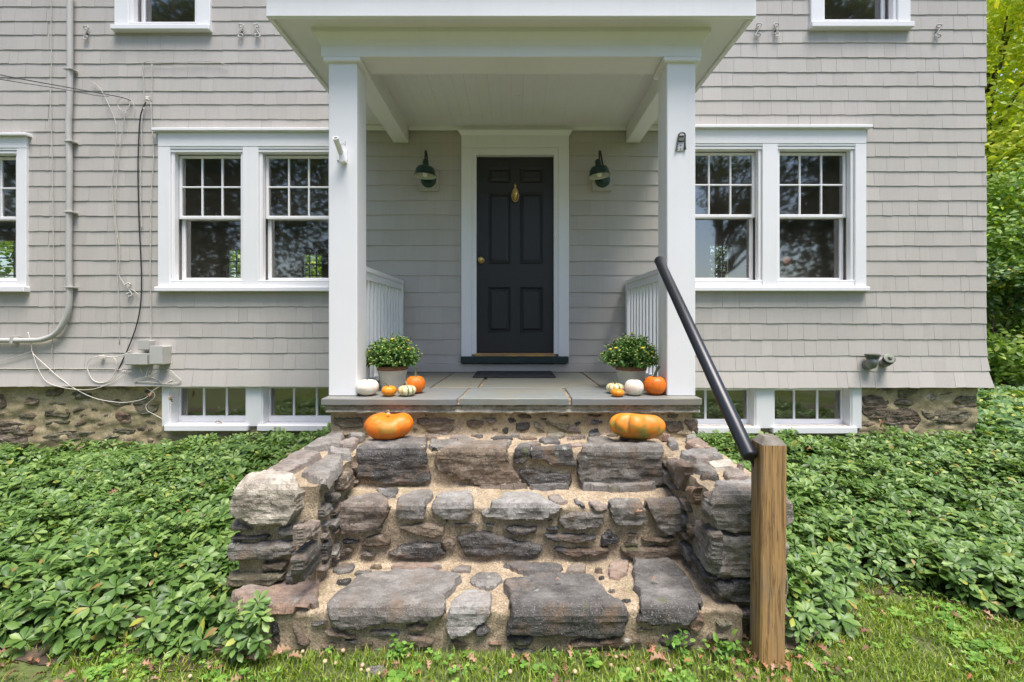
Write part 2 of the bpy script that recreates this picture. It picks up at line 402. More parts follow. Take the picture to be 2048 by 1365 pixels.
# ============================================================ GROUND
def grid_sheet(name, x0, x1, y0, y1, nx, ny, zf, mat, **kw):
    xs = np.linspace(x0, x1, nx); ys = np.linspace(y0, y1, ny); V = [(x, y, zf(x, y)) for y in ys for x in xs]
    Fa = [(j*nx+i, j*nx+i+1, (j+1)*nx+i+1, (j+1)*nx+i) for j in range(ny-1) for i in range(nx-1)]
    return fast(name, V, Fa, mat, smooth=True, **kw)
def sm(t): t = max(0, min(1, t)); return t*t*(3-2*t)
def gz(x, y):           # the beds rise a little towards the house
    rise = .13*sm((y+1.9)/1.7)*(sm((x+4.6)/2.6) if x < 0 else 1) if y < 0 else .13*(1-sm(y/2.5))
    return .012*nz((x, y, 0), 1.3, 3)+rise
xs = np.concatenate([[-400,-150,-60,-30,-16], np.linspace(-10, 12, 111), [16,30,60,150,400]])
ys = np.concatenate([[-400,-150,-60,-30,-16,-10], np.linspace(-6, 8, 71), [12,20,40,100,400]])
V = [(x, y, gz(x, y) if abs(x) < 12 and -8 < y < 8 else 0) for y in ys for x in xs]
nx = len(xs); Fa = [(j*nx+i, j*nx+i+1, (j+1)*nx+i+1, (j+1)*nx+i) for j in range(len(ys)-1) for i in range(nx-1)]
fast('lawn', V, Fa, 'lawn_ground', smooth=True, kind='structure')
BEDR = [(1.24,-2.62),(1.51,-2.56),(1.68,-2.36),(1.85,-2.2),(2.06,-2.2),(2.2,-2.32),(2.4,-2.48),(3,-2.7),(6,-3.0),(12,-3.2)]
def bed_front(x):
    if -1.6 < x < -1.05: return -2.72+.03*nz((x*5, 3, 0), 1, 2)
    if x < 0: return -2.66 + .05*nz((x*2.2, 3, 0), 1, 3)
    for (a, b), (c, d) in zip(BEDR, BEDR[1:]):
        if a <= x <= c: return b + (d-b)*(x-a)/(c-a)
    return -2.6 if x < 1.3 else -3.2
def bed_mesh(name, x0, x1, yb):
    V = []; Fa = []; N = int((x1-x0)/.05)+1; M_ = 24
    for i in range(N):
        x = x0+(x1-x0)*i/(N-1); yf = bed_front(x)-.03
        for j in range(M_):
            y = yf+(yb-yf)*j/(M_-1); V.append((x, y, gz(x, y)+.006+.012*min(1, j/3)+.006*nz((x, y, 2), 9, 3)))
    for i in range(N-1):
        for j in range(M_-1): Fa.append((i*M_+j, (i+1)*M_+j, (i+1)*M_+j+1, i*M_+j+1))
    return fast(name, V, Fa, 'soil', smooth=True, kind='structure')
bed_mesh('soil_bed', -9, -1.2, .05); bed_mesh('soil_bed', 1.15, 6.6, .05)
grid_sheet('soil_bed', 4.8, 10.4, .04, 4.2, 40, 30, lambda x, y: gz(x, y)+.012, 'soil', kind='structure')

# ============================================================ HOUSE
XL, XR, ZB, ZT = -12.0, X(1972), Z(775), 6.2
house = empty('house', (0, 0, 0), 'grey shingled house with white trim, dark front door and columned entry porch', 'house')
HOLES = []       # openings through the wall (x0,x1,z0,z1)
CUTS = []        # rectangles that shingles stop at (casings)

def sash_unit(win, x0, x1, z0, z1, yb=0.0, hung=True):
    """double-hung sash between casing edges; panes and bars are pieces of the window"""
    f = .032
    m = MB(); y0, y1 = yb-.012, yb+.05          # storm frame
    m.bbox(x0, x0+f, y0, y1, z0, z1); m.bbox(x1-f, x1, y0, y1, z0, z1)
    m.bbox(x0-.008, x1+.008, y0-.012, y1, z1-.042, z1-.012); m.bbox(x0-.006, x1+.006, y0-.014, y1, z0, z0+.02)
    m.build('frame', 'white_paint', win)
    a0, a1 = x0+f-.004, x1-f+.004; zm = z0+(z1-z0)*.49; zt = z1-.042
    def sash(nm, za, zb_, ya, cols, rows, st, rl_b, rl_t, bar):
        s = MB(); s.bbox(a0, a0+st, ya, ya+.035, za, zb_, .005); s.bbox(a1-st, a1, ya, ya+.035, za, zb_, .005)
        s.bbox(a0+st-.002, a1-st+.002, ya+.001, ya+.034, za, za+rl_b, .005); s.bbox(a0+st-.002, a1-st+.002, ya+.001, ya+.034, zb_-rl_t, zb_, .005)
        gx0, gx1, gz0, gz1 = a0+st, a1-st, za+rl_b, zb_-rl_t
        for i in range(1, cols):
            c = gx0+(gx1-gx0)*i/cols; s.bbox(c-bar/2, c+bar/2, ya+.003, ya+.03, gz0-.002, gz1+.002, .004)
        for j in range(1, rows):
            c = gz0+(gz1-gz0)*j/rows
            s.bbox(gx0-.002, gx1+.002, ya+.0045, ya+.028, c-bar/2, c+bar/2, .004)
        s.build(nm, 'white_paint', win)
        for i in range(cols):
            for j in range(rows):
                t = MB(); yy = ya+.017+random.uniform(-.0006, .0006)
                ux0, ux1 = gx0+(gx1-gx0)*i/cols, gx0+(gx1-gx0)*(i+1)/cols; uz0, uz1 = gz0+(gz1-gz0)*j/rows, gz0+(gz1-gz0)*(j+1)/rows
                e1, e2 = random.uniform(-.0012, .0012), random.uniform(-.0012, .0012)
                q = .003
                t.add([(ux0+q, yy+e1, uz0+q), (ux1-q, yy-e1, uz0+q), (ux1-q, yy-e1+e2, uz1-q), (ux0+q, yy+e1+e2, uz1-q)], [(0, 1, 2, 3)])
                t.build('pane', 'window_glass', win)
    sash('upper_sash', zm-.01, zt-.004, yb+.052, 3, 2, .03, .034, .03, .017)
    sash('lower_sash', z0+.004, zm+.02, yb+.09, 1, 1, .038, .05, .03, .017)

def double_window(xs_, ztop, zhead, zsill0, zsill1, zo0, zo1, cap=True, label=None):
    """xs_: casing edge | opening pairs | casing edge"""
    xa, xb = xs_[0], xs_[-1]; openings = [(xs_[i], xs_[i+1]) for i in range(1, len(xs_)-1, 2)]
    win = MB()
    yf = -.034
    edges = [xa]+[e for o in openings for e in o]+[xb]
    for i in range(0, len(edges), 2):
        win.bbox(edges[i], edges[i+1], yf, .02, zsill1-.01, zhead-.001)
    win.bbox(xa, xb, yf-.0015, .02, zhead, ztop-.03 if cap else ztop)
    for o0, o1 in openings:                       # reveals, sub-sill
        win.bbox(o0-.002, o1+.002, yf+.008, .16, zsill1-.008, zo0)
        win.box(o0-.012, o0-.0005, yf+.004, .16, zo0, zhead-.001); win.box(o1+.0005, o1+.012, yf+.004, .16, zo0, zhead-.001)
        win.box(o0-.01, o1+.01, yf+.004, .16, zhead-.02, zhead-.0005)
        HOLES.append((o0, o1, zo0-.01, zhead))
    w_ = win.build('window', 'white_paint', house)
    if label: w_['label'] = label
    if cap: MB().bbox(xa-.035, xb+.035, yf-.04, .02, ztop-.029, ztop).build('head_cap', 'white_paint', w_)
    MB().bbox(xa-.012, xb+.012, yf-.035, .02, zsill0, zsill1, .006).build('sill', 'white_sill', w_)
    for o0, o1 in openings: sash_unit(w_, o0, o1, zo0, zhead-.012)
    CUTS.append((xa, xb, zsill0, ztop)); return w_
double_window([X(320.5), X(344.5), X(488.7), X(520), X(664), X(690)], Z(261.5), Z(296), Z(584), Z(575), Z(565), Z(296), label='double window left of the porch')
double_window([X(1342), X(1368), X(1521.5), X(1552), X(1705.6), X(1728)], Z(255.6), Z(290), Z(583.5), Z(575), Z(565), Z(290), label='double window right of the porch')
double_window([X(-300), X(-276), X(-134), X(-102), X(40), X(59)], Z(270.6), Z(299), Z(585), Z(574), Z(565), Z(299), label='window cut off by the left edge of the picture')
double_window([X(234), X(262), X(397), X(424)], Z(-240), Z(-215), Z(67), Z(57), Z(51), Z(-215), label='upstairs window on the left')
double_window([X(1618), X(1642), X(1791), X(1816)], Z(-240), Z(-215), Z(62), Z(51), Z(46), Z(-215), label='upstairs window on the right')

# door opening
DX0, DX1, DZ0, DZ1 = X(953), X(1107.5), Z(709), Z(312.5)
HOLES.append((DX0-.01, DX1+.01, .94, DZ1+.02))
# basement openings
BW = [(X(340), X(493.5)), (X(524), X(678)), (X(1371), X(1511)), (X(1547), X(1703))]

def wall_cells(x0, x1, z0, z1, holes):
    xs_ = sorted({x0, x1, *[h[0] for h in holes], *[h[1] for h in holes]}); zs = sorted({z0, z1, *[h[2] for h in holes], *[h[3] for h in holes]})
    xs_ = [a for a in xs_ if x0 <= a <= x1]; zs = [a for a in zs if z0 <= a <= z1]
    for k in range(len(zs)-1):
        run = None
        for i in range(len(xs_)-1):
            cx, cz = (xs_[i]+xs_[i+1])/2, (zs[k]+zs[k+1])/2
            solid = not any(h[0] < cx < h[1] and h[2] < cz < h[3] for h in holes)
            if solid: run = [xs_[i], xs_[i+1]] if run is None else [run[0], xs_[i+1]]
            if (not solid or i == len(xs_)-2) and run: yield run[0], run[1], zs[k], zs[k+1]; run = None
m = MB()
for a, b, c, d in wall_cells(XL, XR-.02, ZB+.02, ZT, HOLES): m.box(a, b, .0, .14, c, d)
# side and back walls (back wall has windows that light the rooms)
BACK = [(-6.15,-5.6,2.0,3.0),(-4.55,-4.1,2.0,2.9),(4.15,4.62,1.9,3.1),(-11.2,-9.8,1.7,3.2),(-9.2,-8.4,1.7,3.2)]
for a, b, c, d in wall_cells(XL, XR-.02, ZB+.02, ZT, BACK): m.box(a, b, 5.0, 5.14, c, d)
m.box(XL, XL+.14, .14, 5, ZB+.02, ZT); m.box(XR-.16, XR-.02, .14, 5, ZB+.02, ZT)
wall = m.build('wall', 'shingle_paint', house)
m = MB()
for a, b, c, d in BACK:
    m.box(a, a+.04, 5.03, 5.08, c, d); m.box(b-.04, b, 5.03, 5.08, c, d)
    for i in range(1, 3): xx = a+(b-a)*i/3; m.box(xx-.012, xx+.012, 5.035, 5.07, c, d)
    for i in range(1, 4): zz = c+(d-c)*i/4; m.box(a, b, 5.038, 5.068, zz-.012, zz+.012)
m.build('back_window_bars', 'white_paint', house)
m = MB(); m.box(XL+.14, XR-.16, .14, 5, .86, .95); m.build('floor', 'room_floor', house)
m = MB(); m.box(XL+.14, XR-.16, .14, 5, 3.46, 3.55); m.box(-1.5, -1.4, .14, 5, .95, 3.46); m.box(1.2, 1.3, .14, 5, .95, 3.46);
m.box(XL+.14, XR-.16, .141, .15, 3.55, 3.9)
m.build('inner_wall', 'room_paint', house)
m = MB(); m.add([(XL-.3,-.35,ZT),(XR+.3,-.35,ZT),(XR+.3,2.55,ZT+2.2),(XL-.3,2.55,ZT+2.2),(XL-.3,5.5,ZT),(XR+.3,5.5,ZT)], [(0,1,2,3),(3,2,5,4),(0,3,4),(1,5,2),(0,4,5,1)])
m.build('roof', 'roof_shingle', house)

# ---- shingles
zr = lambda L: [Z(v) for v in L]
C_LEFT = zr([-150,-120,-93,-66,-39,-13,14.7,43.4,71,101,128,155.5,183,210,239,265,290,314.6,342,372.7,403,432.6,462.5,491,521,550.4,582.5,613.6,645,675,706,738,772])
C_RIGHT = zr([-150,-120,-90,-60,-30,0,30,61,87,116,145,173,202,230,257,284.5,314,344,372,402,431.6,462,492,522,551,583,615,647,679,712,742,774.5])
C_MID = zr([257,285.5,313,342,371,402,431,460,491,522,551,585,614,646,679,710,727])
DOOR_CUT = (X(923.5), X(1137), Z(742), Z(265))
CUTS.append(DOOR_CUT)
def rsub(rects, h):
    out = []
    for (a, b, c, d) in rects:
        if h[1] <= a or h[0] >= b or h[3] <= c or h[2] >= d: out.append((a, b, c, d)); continue
        if h[2] > c: out.append((a, b, c, h[2]))
        if h[3] < d: out.append((a, b, h[3], d))
        c2, d2 = max(c, h[2]), min(d, h[3])
        if h[0] > a: out.append((a, h[0], c2, d2))
        if h[1] < b: out.append((h[1], b, c2, d2))
    return out
shs = []   # (area, verts)
def shingle_region(xa, xb, courses, wmin, wmax, gap, flare=True, seed=0):
    rr = random.Random(seed)
    for k in range(len(courses)-1):
        zt, zb = courses[k], courses[k+1]; x = xa - rr.uniform(0, .1); nb = len(courses)-2-k
        fl = (.045 if nb == 0 else .02 if nb == 1 else .006 if nb == 2 else 0) if flare else 0
        flt = (.02 if nb == 0 else .006 if nb == 1 else 0) if flare else 0
        while x < xb:
            wd = rr.uniform(wmin, wmax); a, b = max(x, xa), min(x+wd, xb); x += wd
            if b-a < .02: continue
            tight = rr.random() < .5; g = gap*(.22 if tight else rr.uniform(.5, 1.15))
            dz = .002*math.sin(a*1.7+k*2.1)+rr.uniform(-.0016, .0016)+(.0025*nz((a*1.3, k, 0)))
            tb = .0098+rr.uniform(-.0012, .0012); tt = .003; sk = rr.uniform(-.0025, .0025)
            for (p, q, c, d) in rsub_all((a+g/2, b-g/2, zb+dz, zt+.008)):
                if q-p < .012 or d-c < .012: continue
                th = lambda zz: tb+(tt-tb)*(zz-zb)/(zt-zb)
                e = xr_flare(q, fl)
                yb_, yt_ = -th(c)-fl*(1-(c-zb)/(zt-zb))-flt*((c-zb)/(zt-zb)), -th(d)-flt
                s1 = sk if c < zb+.02 else 0
                Vt = [(p, yb_, c+s1), (q+e, yb_, c-s1), (q+e, 0.0, c-s1), (p, 0.0, c+s1), (p, yt_, d), (q, yt_, d), (q, 0.0, d), (p, 0.0, d)]
                vis = (q-p)*(min(d, zt)-c)
                pxa = CX+p*195; pya = CY-(c-CAM.z)*195
                if not (-10 < pxa < 1985 and 0 < pya) or (655 < pxa < 730 or 1320 < pxa < 1393): vis *= .05
                shs.append((vis, Vt))
def xr_flare(q, fl): return fl*.75 if abs(q-XR) < .03 else 0
def rsub_all(r):
    L = [r]
    for h in CUTS: L = rsub(L, h)
    return L
xm0, xm1 = X(712), X(1346)
CUTS.append((X(325), X(690), 0, ZB-.002))
shingle_region(-11.9, X(100), C_LEFT, .09, .20, .0022, seed=1)
shingle_region(X(100), xm0, C_LEFT, .085, .21, .0022, seed=5)
shingle_region(xm1, XR, C_RIGHT, .085, .21, .0026, seed=2)
shingle_region(xm0+.001, xm1-.001, C_MID, .18, .46, .0007, False, seed=3)
zz_ = 3.44
shingle_region(xm0+.001, xm1-.001, [c for c in C_RIGHT if c > zz_+.2], .085, .21, .003, False, seed=4)
SHF = [(0,3,2,1),(4,5,6,7),(0,1,5,4),(1,2,6,5),(2,3,7,6),(3,0,4,7)]
shs.sort(key=lambda t: -t[0])
for _, vt in shs[:300]: MB().add(vt, SHF).build('shingle', 'shingle_paint', wall)
m = MB()
for _, vt in shs[300:]: m.add(vt, SHF)
m.build('shingle', 'shingle_paint', wall, kind='stuff')
# baseboard at the porch
MB().bbox(X(728), X(1330), -.03, 0, .934, Z(727.5)).build('baseboard', 'shingle_paint', house)

# ---- foundation
FY = .03
m = MB()
fh = [(a, b, Z(846), ZB+.01) for a, b in BW]
pts_x = np.concatenate([np.arange(XL, X(-40), .2), np.arange(X(-40), XR-.06, .022)])
Vf = []; Ff = []
zs_ = np.arange(-.1, ZB+.04, .022)
for xx in pts_x:
    for zz in zs_:
        Vf.append((xx, FY+.026*nz((xx*.7, 1, zz*1.3), 8, 6), zz))
nz_ = len(zs_)
for i in range(len(pts_x)-1):
    for j in range(nz_-1):
        cx, cz = (pts_x[i]+pts_x[i+1])/2, zs_[j]+.011
        if any(h[0]-.02 < cx < h[1]+.02 and h[2]-.02 < cz for h in fh): continue
        Ff.append((i*nz_+j, (i+1)*nz_+j, (i+1)*nz_+j+1, i*nz_+j+1))
xe = float(pts_x[-1])
b0 = len(Vf)
for yy in np.arange(FY, 5.1, .1):
    for zz in zs_: Vf.append((xe+.01*nz((3, yy, zz), 6, 4)*min(1, yy*5), yy if yy > FY else FY+.026*nz((xe*.7, 1, zz*1.3), 8, 6), zz))
for i in range(len(np.arange(FY, 5.1, .1))-1):
    for j in range(nz_-1): Ff.append((b0+i*nz_+j, b0+(i+1)*nz_+j, b0+(i+1)*nz_+j+1, b0+i*nz_+j+1))
foundation = fast('foundation', Vf, Ff, 'foundation_mortar', house, smooth=True)

SC = {'m': (.25, .228, .20), 't': (.34, .265, .165), 'u': (.27, .21, .135), 'd': (.085, .079, .074), 'k': (.05, .05, .053), 'g': (.185, .168, .148), 'l': (.30, .282, .262), 'b': (.18, .135, .095), 'r': (.28, .18, .125),
      'w': (.52, .455, .37), 'o': (.17, .15, .095), 'p': (.25, .20, .165)}
def inside(poly, x, y):
    c = False; n = len(poly); j = n-1
    for i in range(n):
        if (poly[i][1] > y) != (poly[j][1] > y) and x < (poly[j][0]-poly[i][0])*(y-poly[i][1])/(poly[j][1]-poly[i][1])+poly[i][0]: c = not c
        j = i
    return c
def stone(poly, mapf, parent, col, H=.02, bev=.012, amp=.008, res=None, sunk=.03, sd_=0, wear_toplight=None):
    """irregular stone from an outline (u,v) on a surface mapf(u,v,h)"""
    n0 = len(poly); area = abs(sum(poly[i][0]*poly[(i+1) % n0][1]-poly[(i+1) % n0][0]*poly[i][1] for i in range(n0)))/2
    if area < 1e-5: return None
    res = res or max(.0075, min(.0125, math.sqrt(area)/14))
    B = []
    for i in range(n0):
        a, b = poly[i], poly[(i+1) % n0]; L = math.hypot(b[0]-a[0], b[1]-a[1]); k = max(1, int(L/res))
        for q in range(k): B.append((a[0]+(b[0]-a[0])*q/k, a[1]+(b[1]-a[1])*q/k))
    for _ in range(1): B = [((B[i-1][0]+2*B[i][0]+B[(i+1) % len(B)][0])/4, (B[i-1][1]+2*B[i][1]+B[(i+1) % len(B)][1])/4) for i in range(len(B))]
    ja = .010
    B = [(x+ja*nz((x*22, y*22, sd_), 1, 3), y+ja*nz((x*22, y*22, sd_+9), 1, 3)) for x, y in B]
    BA = np.array(B); BB = np.roll(BA, -1, 0); pts = [Vector(b) for b in B]; nb = len(B); D = [0.0]*nb
    x0, y0 = BA.min(0); x1, y1 = BA.max(0); j = 0; y = y0+res*.5
    while y < y1:
        x = x0+(res*.5 if j % 2 else 0)
        while x < x1:
            if inside(B, x, y):
                p = np.array((x, y)); e = BB-BA; t = np.clip(((p-BA)*e).sum(1)/((e*e).sum(1)+1e-12), 0, 1)
                d = float(np.sqrt((((BA+e*t[:, None])-p)**2).sum(1)).min())
                if d > res*.42: pts.append(Vector((x, y))); D.append(d)
            x += res
        y += res*.87; j += 1
    vo, _, fo, vi, _, _ = delaunay_2d_cdt(pts, [], [list(range(nb))], 1, 1e-6)
    V = []; s3 = sd_*3.7
    for k, v in enumerate(vo):
        ids = vi[k]; d = D[ids[0]] if ids else 0.0
        t = min(1, d/bev); q_ = nz((v.x*1.5, v.y*1.5, s3), 5, 2)
        fac = round((nz((v.x*.8, v.y*2.2, s3+2), 6, 2)+q_*.4)*4)/4          # split, stepped faces
        rdg = abs(nz((v.x*1.2, v.y*5, s3+5), 4, 3))
        hh = -sunk if d == 0 else -.1*sunk*(1-t)+H*t**.4+.72*amp*min(1, d/bev)*(.8*nz((v.x, v.y, s3), 14, 5)+1.3*fac-1.5*rdg+.5)
        V.append(mapf(v.x, v.y, hh))
    mm = MB(); mm.v = [tuple(p) for p in V]; mm.f = [tuple(f) for f in fo]
    o = mm.build('stone', 'stone', parent, smooth=False, color=(lambda f: tuple(c*f for c in col))(random.uniform(1.0, 1.3)))
    if wear_toplight:
        at = o.data.attributes.new('wear_toplight', 'FLOAT', 'POINT'); at.data.foreach_set('value', [max(0, min(1, wear_toplight(v.x, v.y)*(.85+.6*nz((v.x, v.y, s3), 7, 4)))) for v in vo])
    return o
def plane_front(Y): return lambda u, v, h: (u, Y-h, v)
def trace(pts, ox, oy, s): return [(ox+x*s, oy+y*s) for x, y in pts]
FPL = []
def fstone(pts, ox, oy, s, code, H=.010):
    code = {'d': 'o', 'g': 'u', 'k': 'o'}.get(code, code)
    q = [(P(x, y, FY).x, P(x, y, FY).z) for x, y in trace(pts, ox, oy, s)]
    stone(q, plane_front(FY), foundation, SC[code], H, .02, .014, sd_=random.random()*50)
    a, b = [p[0] for p in q], [p[1] for p in q]; FPL.append(((min(a)+max(a))/2, (min(b)+max(b))/2, (max(a)-min(a))/2, (max(b)-min(b))/2))
sF = 340/2048
for c, pts in [('b',[(-60,220),(50,230),(80,380),(30,415),(-60,420)]),('g',[(140,270),(190,250),(240,260),(200,300)]),('g',[(310,270),(380,260),(480,280),(470,330),(440,390),(370,385),(290,370)]),
    ('d',[(190,480),(330,455),(430,465),(460,500),(400,545),(260,530)]),('d',[(540,420),(620,405),(840,415),(860,470),(820,530),(640,515),(540,500)]),('d',[(530,570),(620,540),(850,550),(840,590),(700,600),(560,615)]),
    ('g',[(525,215),(600,150),(700,125),(780,170),(740,240),(650,270),(560,270)]),('o',[(840,260),(880,200),(1000,190),(1130,250),(1100,280),(880,320)]),('b',[(-60,570),(120,550),(300,580),(460,600),(450,650),(400,700),(440,800),(300,900),(-60,915)]),
    ('d',[(490,740),(580,700),(700,670),(900,660),(1150,670),(1160,760),(900,800),(600,800),(510,780)]),('b',[(960,490),(1020,460),(1170,480),(1100,500),(980,520)]),('r',[(1380,460),(1450,430),(1570,450),(1600,580),(1450,600),(1390,540)]),
    ('d',[(1345,690),(1380,640),(1620,650),(1630,710),(1560,720),(1420,700)]),('o',[(1600,340),(1640,280),(1800,250),(1900,280),(1930,350),(1890,450),(1780,500),(1680,480),(1610,420)]),('o',[(1250,310),(1400,290),(1580,310),(1590,370),(1450,400),(1260,340)]),
    ('g',[(1360,160),(1450,130),(1590,160),(1560,190),(1440,190)]),('g',[(1090,150),(1180,130),(1300,170),(1250,200),(1130,180)]),('b',[(890,600),(960,540),(1050,560),(1000,610),(900,640)]),('o',[(870,420),(960,390),(1060,410),(960,440),(880,480)]),
    ('g',[(1080,420),(1130,395),(1180,410),(1140,435)]),('o',[(550,340),(680,310),(840,350),(760,375),(620,365)]),('d',[(1200,760),(1350,700),(1450,740),(1300,800)]),('o',[(1700,560),(1780,540),(1900,570),(1800,600)])]:
    fstone(pts, 0, 750, sF, c)
sF2 = 358/2048
for c, pts in [('b',[(190,530),(330,510),(480,540),(540,620),(530,720),(450,790),(280,805),(190,720)]),('b',[(430,830),(560,680),(640,650),(800,660),(880,800),(800,900),(650,925),(520,900)]),('g',[(310,440),(420,430),(580,440),(540,500),(430,510),(340,480)]),
    ('w',[(860,540),(960,490),(1060,520),(1030,580),(900,580)]),('o',[(545,610),(620,560),(780,580),(800,635),(700,645),(580,640)]),('o',[(1200,600),(1280,540),(1400,510),(1500,520),(1510,600),(1330,630)]),('p',[(1080,660),(1340,640),(1510,610),(1510,655),(1300,675)]),
    ('o',[(850,690),(1000,710),(1080,690),(1480,690),(1490,760),(1300,870),(1000,850),(900,790)]),('g',[(1080,500),(1220,470),(1240,500),(1100,525)]),('o',[(590,460),(720,440),(860,450),(820,520),(700,550),(600,540)])]:
    fstone(pts, 1690, 700, sF2, c, .011)

rr = random.Random(12); placed = []
for k in range(900):
    x, z = (rr.uniform(X(-20), X(318)) if k % 3 else rr.uniform(X(1728), XR-.12)), rr.uniform(.08, ZB-.05); a, b = rr.uniform(.06, .21)*(1-.6*k/900), rr.uniform(.035, .085)*(1-.5*k/900)
    if any(abs(x-p[0]) < (a+p[2])*.92 and abs(z-p[1]) < (b+p[3])*.95 for p in FPL): continue
    FPL.append((x, z, a, b))
    q = [(x+a*math.cos(t)*rr.uniform(.75, 1.05), z+b*math.sin(t)*rr.uniform(.75, 1.05)) for t in np.linspace(0, 5.6, 10)]
    stone(q, plane_front(FY), foundation, SC[rr.choice('ttuuob')], .010, .02, .012, res=.014, sd_=k*.37)
# ---- basement windows
def basement(openings, xa, xb, zsill0, zsill1, z0, z1, label):
    m = MB(); zt = ZB+.015
    ed = [xa]+[e for o in openings for e in o]+[xb]
    for i in range(0, len(ed), 2): m.bbox(ed[i], ed[i+1], -.012, .08, zsill1-.02, zt)
    for a, b in openings:
        m.box(a-.012, a+.012, .0, .2, zsill1, zt); m.box(b-.012, b+.012, .0, .2, zsill1, zt); m.box(a, b, .002, .2, Z(777), zt)
    w_ = m.build('window', 'white_paint', house, label=label)
    for a, b in openings:
        MB().bbox(a-.03, b+.03, -.045, .2, zsill0, zsill1, .006).build('sill', 'white_sill', w_)
        s = MB(); y0 = .10; st = .022
        s.bbox(a+.012, a+.012+st, y0, y0+.03, zsill1, zt); s.bbox(b-.012-st, b-.012, y0, y0+.03, zsill1, zt); s.bbox(a+.02, b-.02, y0+.001, y0+.029, zsill1, z0); s.bbox(a+.02, b-.02, y0+.001, y0+.029, z1, zt)
        g0, g1 = a+.012+st, b-.012-st
        for i in (1, 2): c = g0+(g1-g0)*i/3; s.bbox(c-.011, c+.011, y0+.003, y0+.027, z0-.002, z1+.002)
        s.build('sash', 'white_paint', w_)
        for i in range(3):
            u0, u1 = g0+(g1-g0)*i/3+.004, g0+(g1-g0)*(i+1)/3-.004; e = random.uniform(-.001, .001)
            MB().add([(u0, y0+.015+e, z0), (u1, y0+.015-e, z0), (u1, y0+.015-e, z1), (u0, y0+.015+e, z1)], [(0,1,2,3)]).build('pane', 'window_glass', w_)
    return w_
basement(BW[:2], X(325), X(694), Z(861), Z(849), Z(836), Z(778), 'low cellar window left of the steps')
basement(BW[2:], X(1350), X(1722), Z(866), Z(853), Z(843), Z(784), 'low cellar window right of the steps')
m = MB()
for (a, b) in ((X(320), X(700)), (X(1345), X(1725))):
    m.add([(a,.2,.2),(b,.2,.2),(b,.2,.85),(a,.2,.85),(a,1.5,.2),(b,1.5,.2),(b,1.5,.85),(a,1.5,.85)], [(4,5,6,7),(0,4,7,3),(1,2,6,5),(0,1,5,4)])
m.build('cellar_wall', 'room_paint', house)

# ---- door
DY = .035
dm = MB()
dx = lambda v: X(900+v*.3736, 0); dzz = lambda v: Z(250+v*.3736)
pc = [(dx(200), dx(325)), (dx(373), dx(500))]; pr = [(dzz(305), dzz(222)), (dzz(743), dzz(355)), (dzz(1113), dzz(868))]
for a, b, c, d in wall_cells(DX0, DX1, Z(706.5), DZ1, [(p[0], p[1], q[0], q[1]) for p in pc for q in pr]): dm.box(a, b, DY, DY+.045, c, d)
door = dm.build('door', 'door_paint', house, label='black six-panel front door')
for p in pc:
    for q in pr:
        a, b, c, d = p[0], p[1], q[0], q[1]; e1, e2 = .018, .045
        r0 = [(a,c),(b,c),(b,d),(a,d)]; ins = lambda e: [(a+e,c+e),(b-e,c+e),(b-e,d-e),(a+e,d-e)]
        Vd = [(x, DY+.001, z) for x, z in r0]+[(x, DY+.017, z) for x, z in ins(e1)]+[(x, DY+.017, z) for x, z in ins(e1+.004)]+[(x, DY+.004, z) for x, z in ins(e2)]
        Fd = [(i+4*k, (i+1) % 4+4*k, (i+1) % 4+4*(k+1), i+4*(k+1)) for k in range(3) for i in range(4)]+[(12,13,14,15)]
        MB().add(Vd, Fd).build('panel', 'door_paint', door)
kx, kz = X(962), Z(520)
m = MB(); m.lathe([(0,-.001),(.034,0),(.034,.006),(.026,.01),(.012,.014),(.011,.034),(.024,.042),(.03,.056),(.026,.068),(.012,.074),(0,.075)], 24)
m.v = [(kx+x, DY-z, kz+y) for x, y, z in m.v]; m.build('knob', 'brass', door, smooth=True)
kx, kz = X(1030.5), Z(385)
m = MB(); m.lathe([(0,0),(.010,.002),(.008,.012),(.018,.022),(.030,.05),(.034,.085),(.028,.112),(.014,.125),(.008,.14),(.012,.15),(.008,.165),(0,.178)], 20)
m.v = [(kx+x, DY-.004+(y*.5-.008 if y < 0 else y*.2-.008), kz-.08+z) for x, y, z in m.v]
m.tube([(kx+.036*math.cos(a), DY-.03, kz-.02-.075*math.sin(a)) for a in np.linspace(0, math.pi, 15)], .0055, 6)
m.tube([(kx-.036, DY-.03, kz-.02), (kx-.02, DY-.01, kz+.002)], .005, 6); m.tube([(kx+.036, DY-.03, kz-.02), (kx+.02, DY-.01, kz+.002)], .005, 6)
m.build('knocker', 'brass', door, smooth=True)
# door casing
m = MB(); cxa, cxb = X(923.5), X(1137)
m.bbox(cxa, X(944), -.045, .02, Z(713), Z(299)); m.bbox(X(1116), cxb, -.045, .02, Z(713), Z(299)); m.bbox(cxa, cxb, -.0465, .02, Z(299)+.0005, Z(273))
m.bbox(X(944)-.002, DX0, -.03, .10, Z(709), Z(306)); m.bbox(DX1, X(1116)+.002, -.03, .10, Z(709), Z(306)); m.bbox(X(944)-.002, X(1116)+.002, -.031, .10, Z(312), Z(299))
dc = m.build('door_casing', 'white_paint', house)
m = MB(); pr_ = [(-.048,Z(275)),(-.06,Z(273)),(-.078,Z(268.5)),(-.082,Z(268)),(-.082,Z(265.5)),(.02,Z(265.5)),(.02,Z(275))]
e = lambda y: max(0, (-.046-y))*.9
Vc = [(cxa-e(y), y, z) for y, z in pr_]+[(cxb+e(y), y, z) for y, z in pr_]; n = len(pr_)
m.add(Vc, [(i, (i+1) % n, (i+1) % n+n, i+n) for i in range(n)]+[tuple(range(n))[::-1], tuple(range(n, 2*n))]); m.build('crown_moulding', 'white_paint', dc)
MB().bbox(DX0-.01, DX1+.01, -.05, .10, Z(713), Z(707)).build('threshold', 'threshold_wood', house)
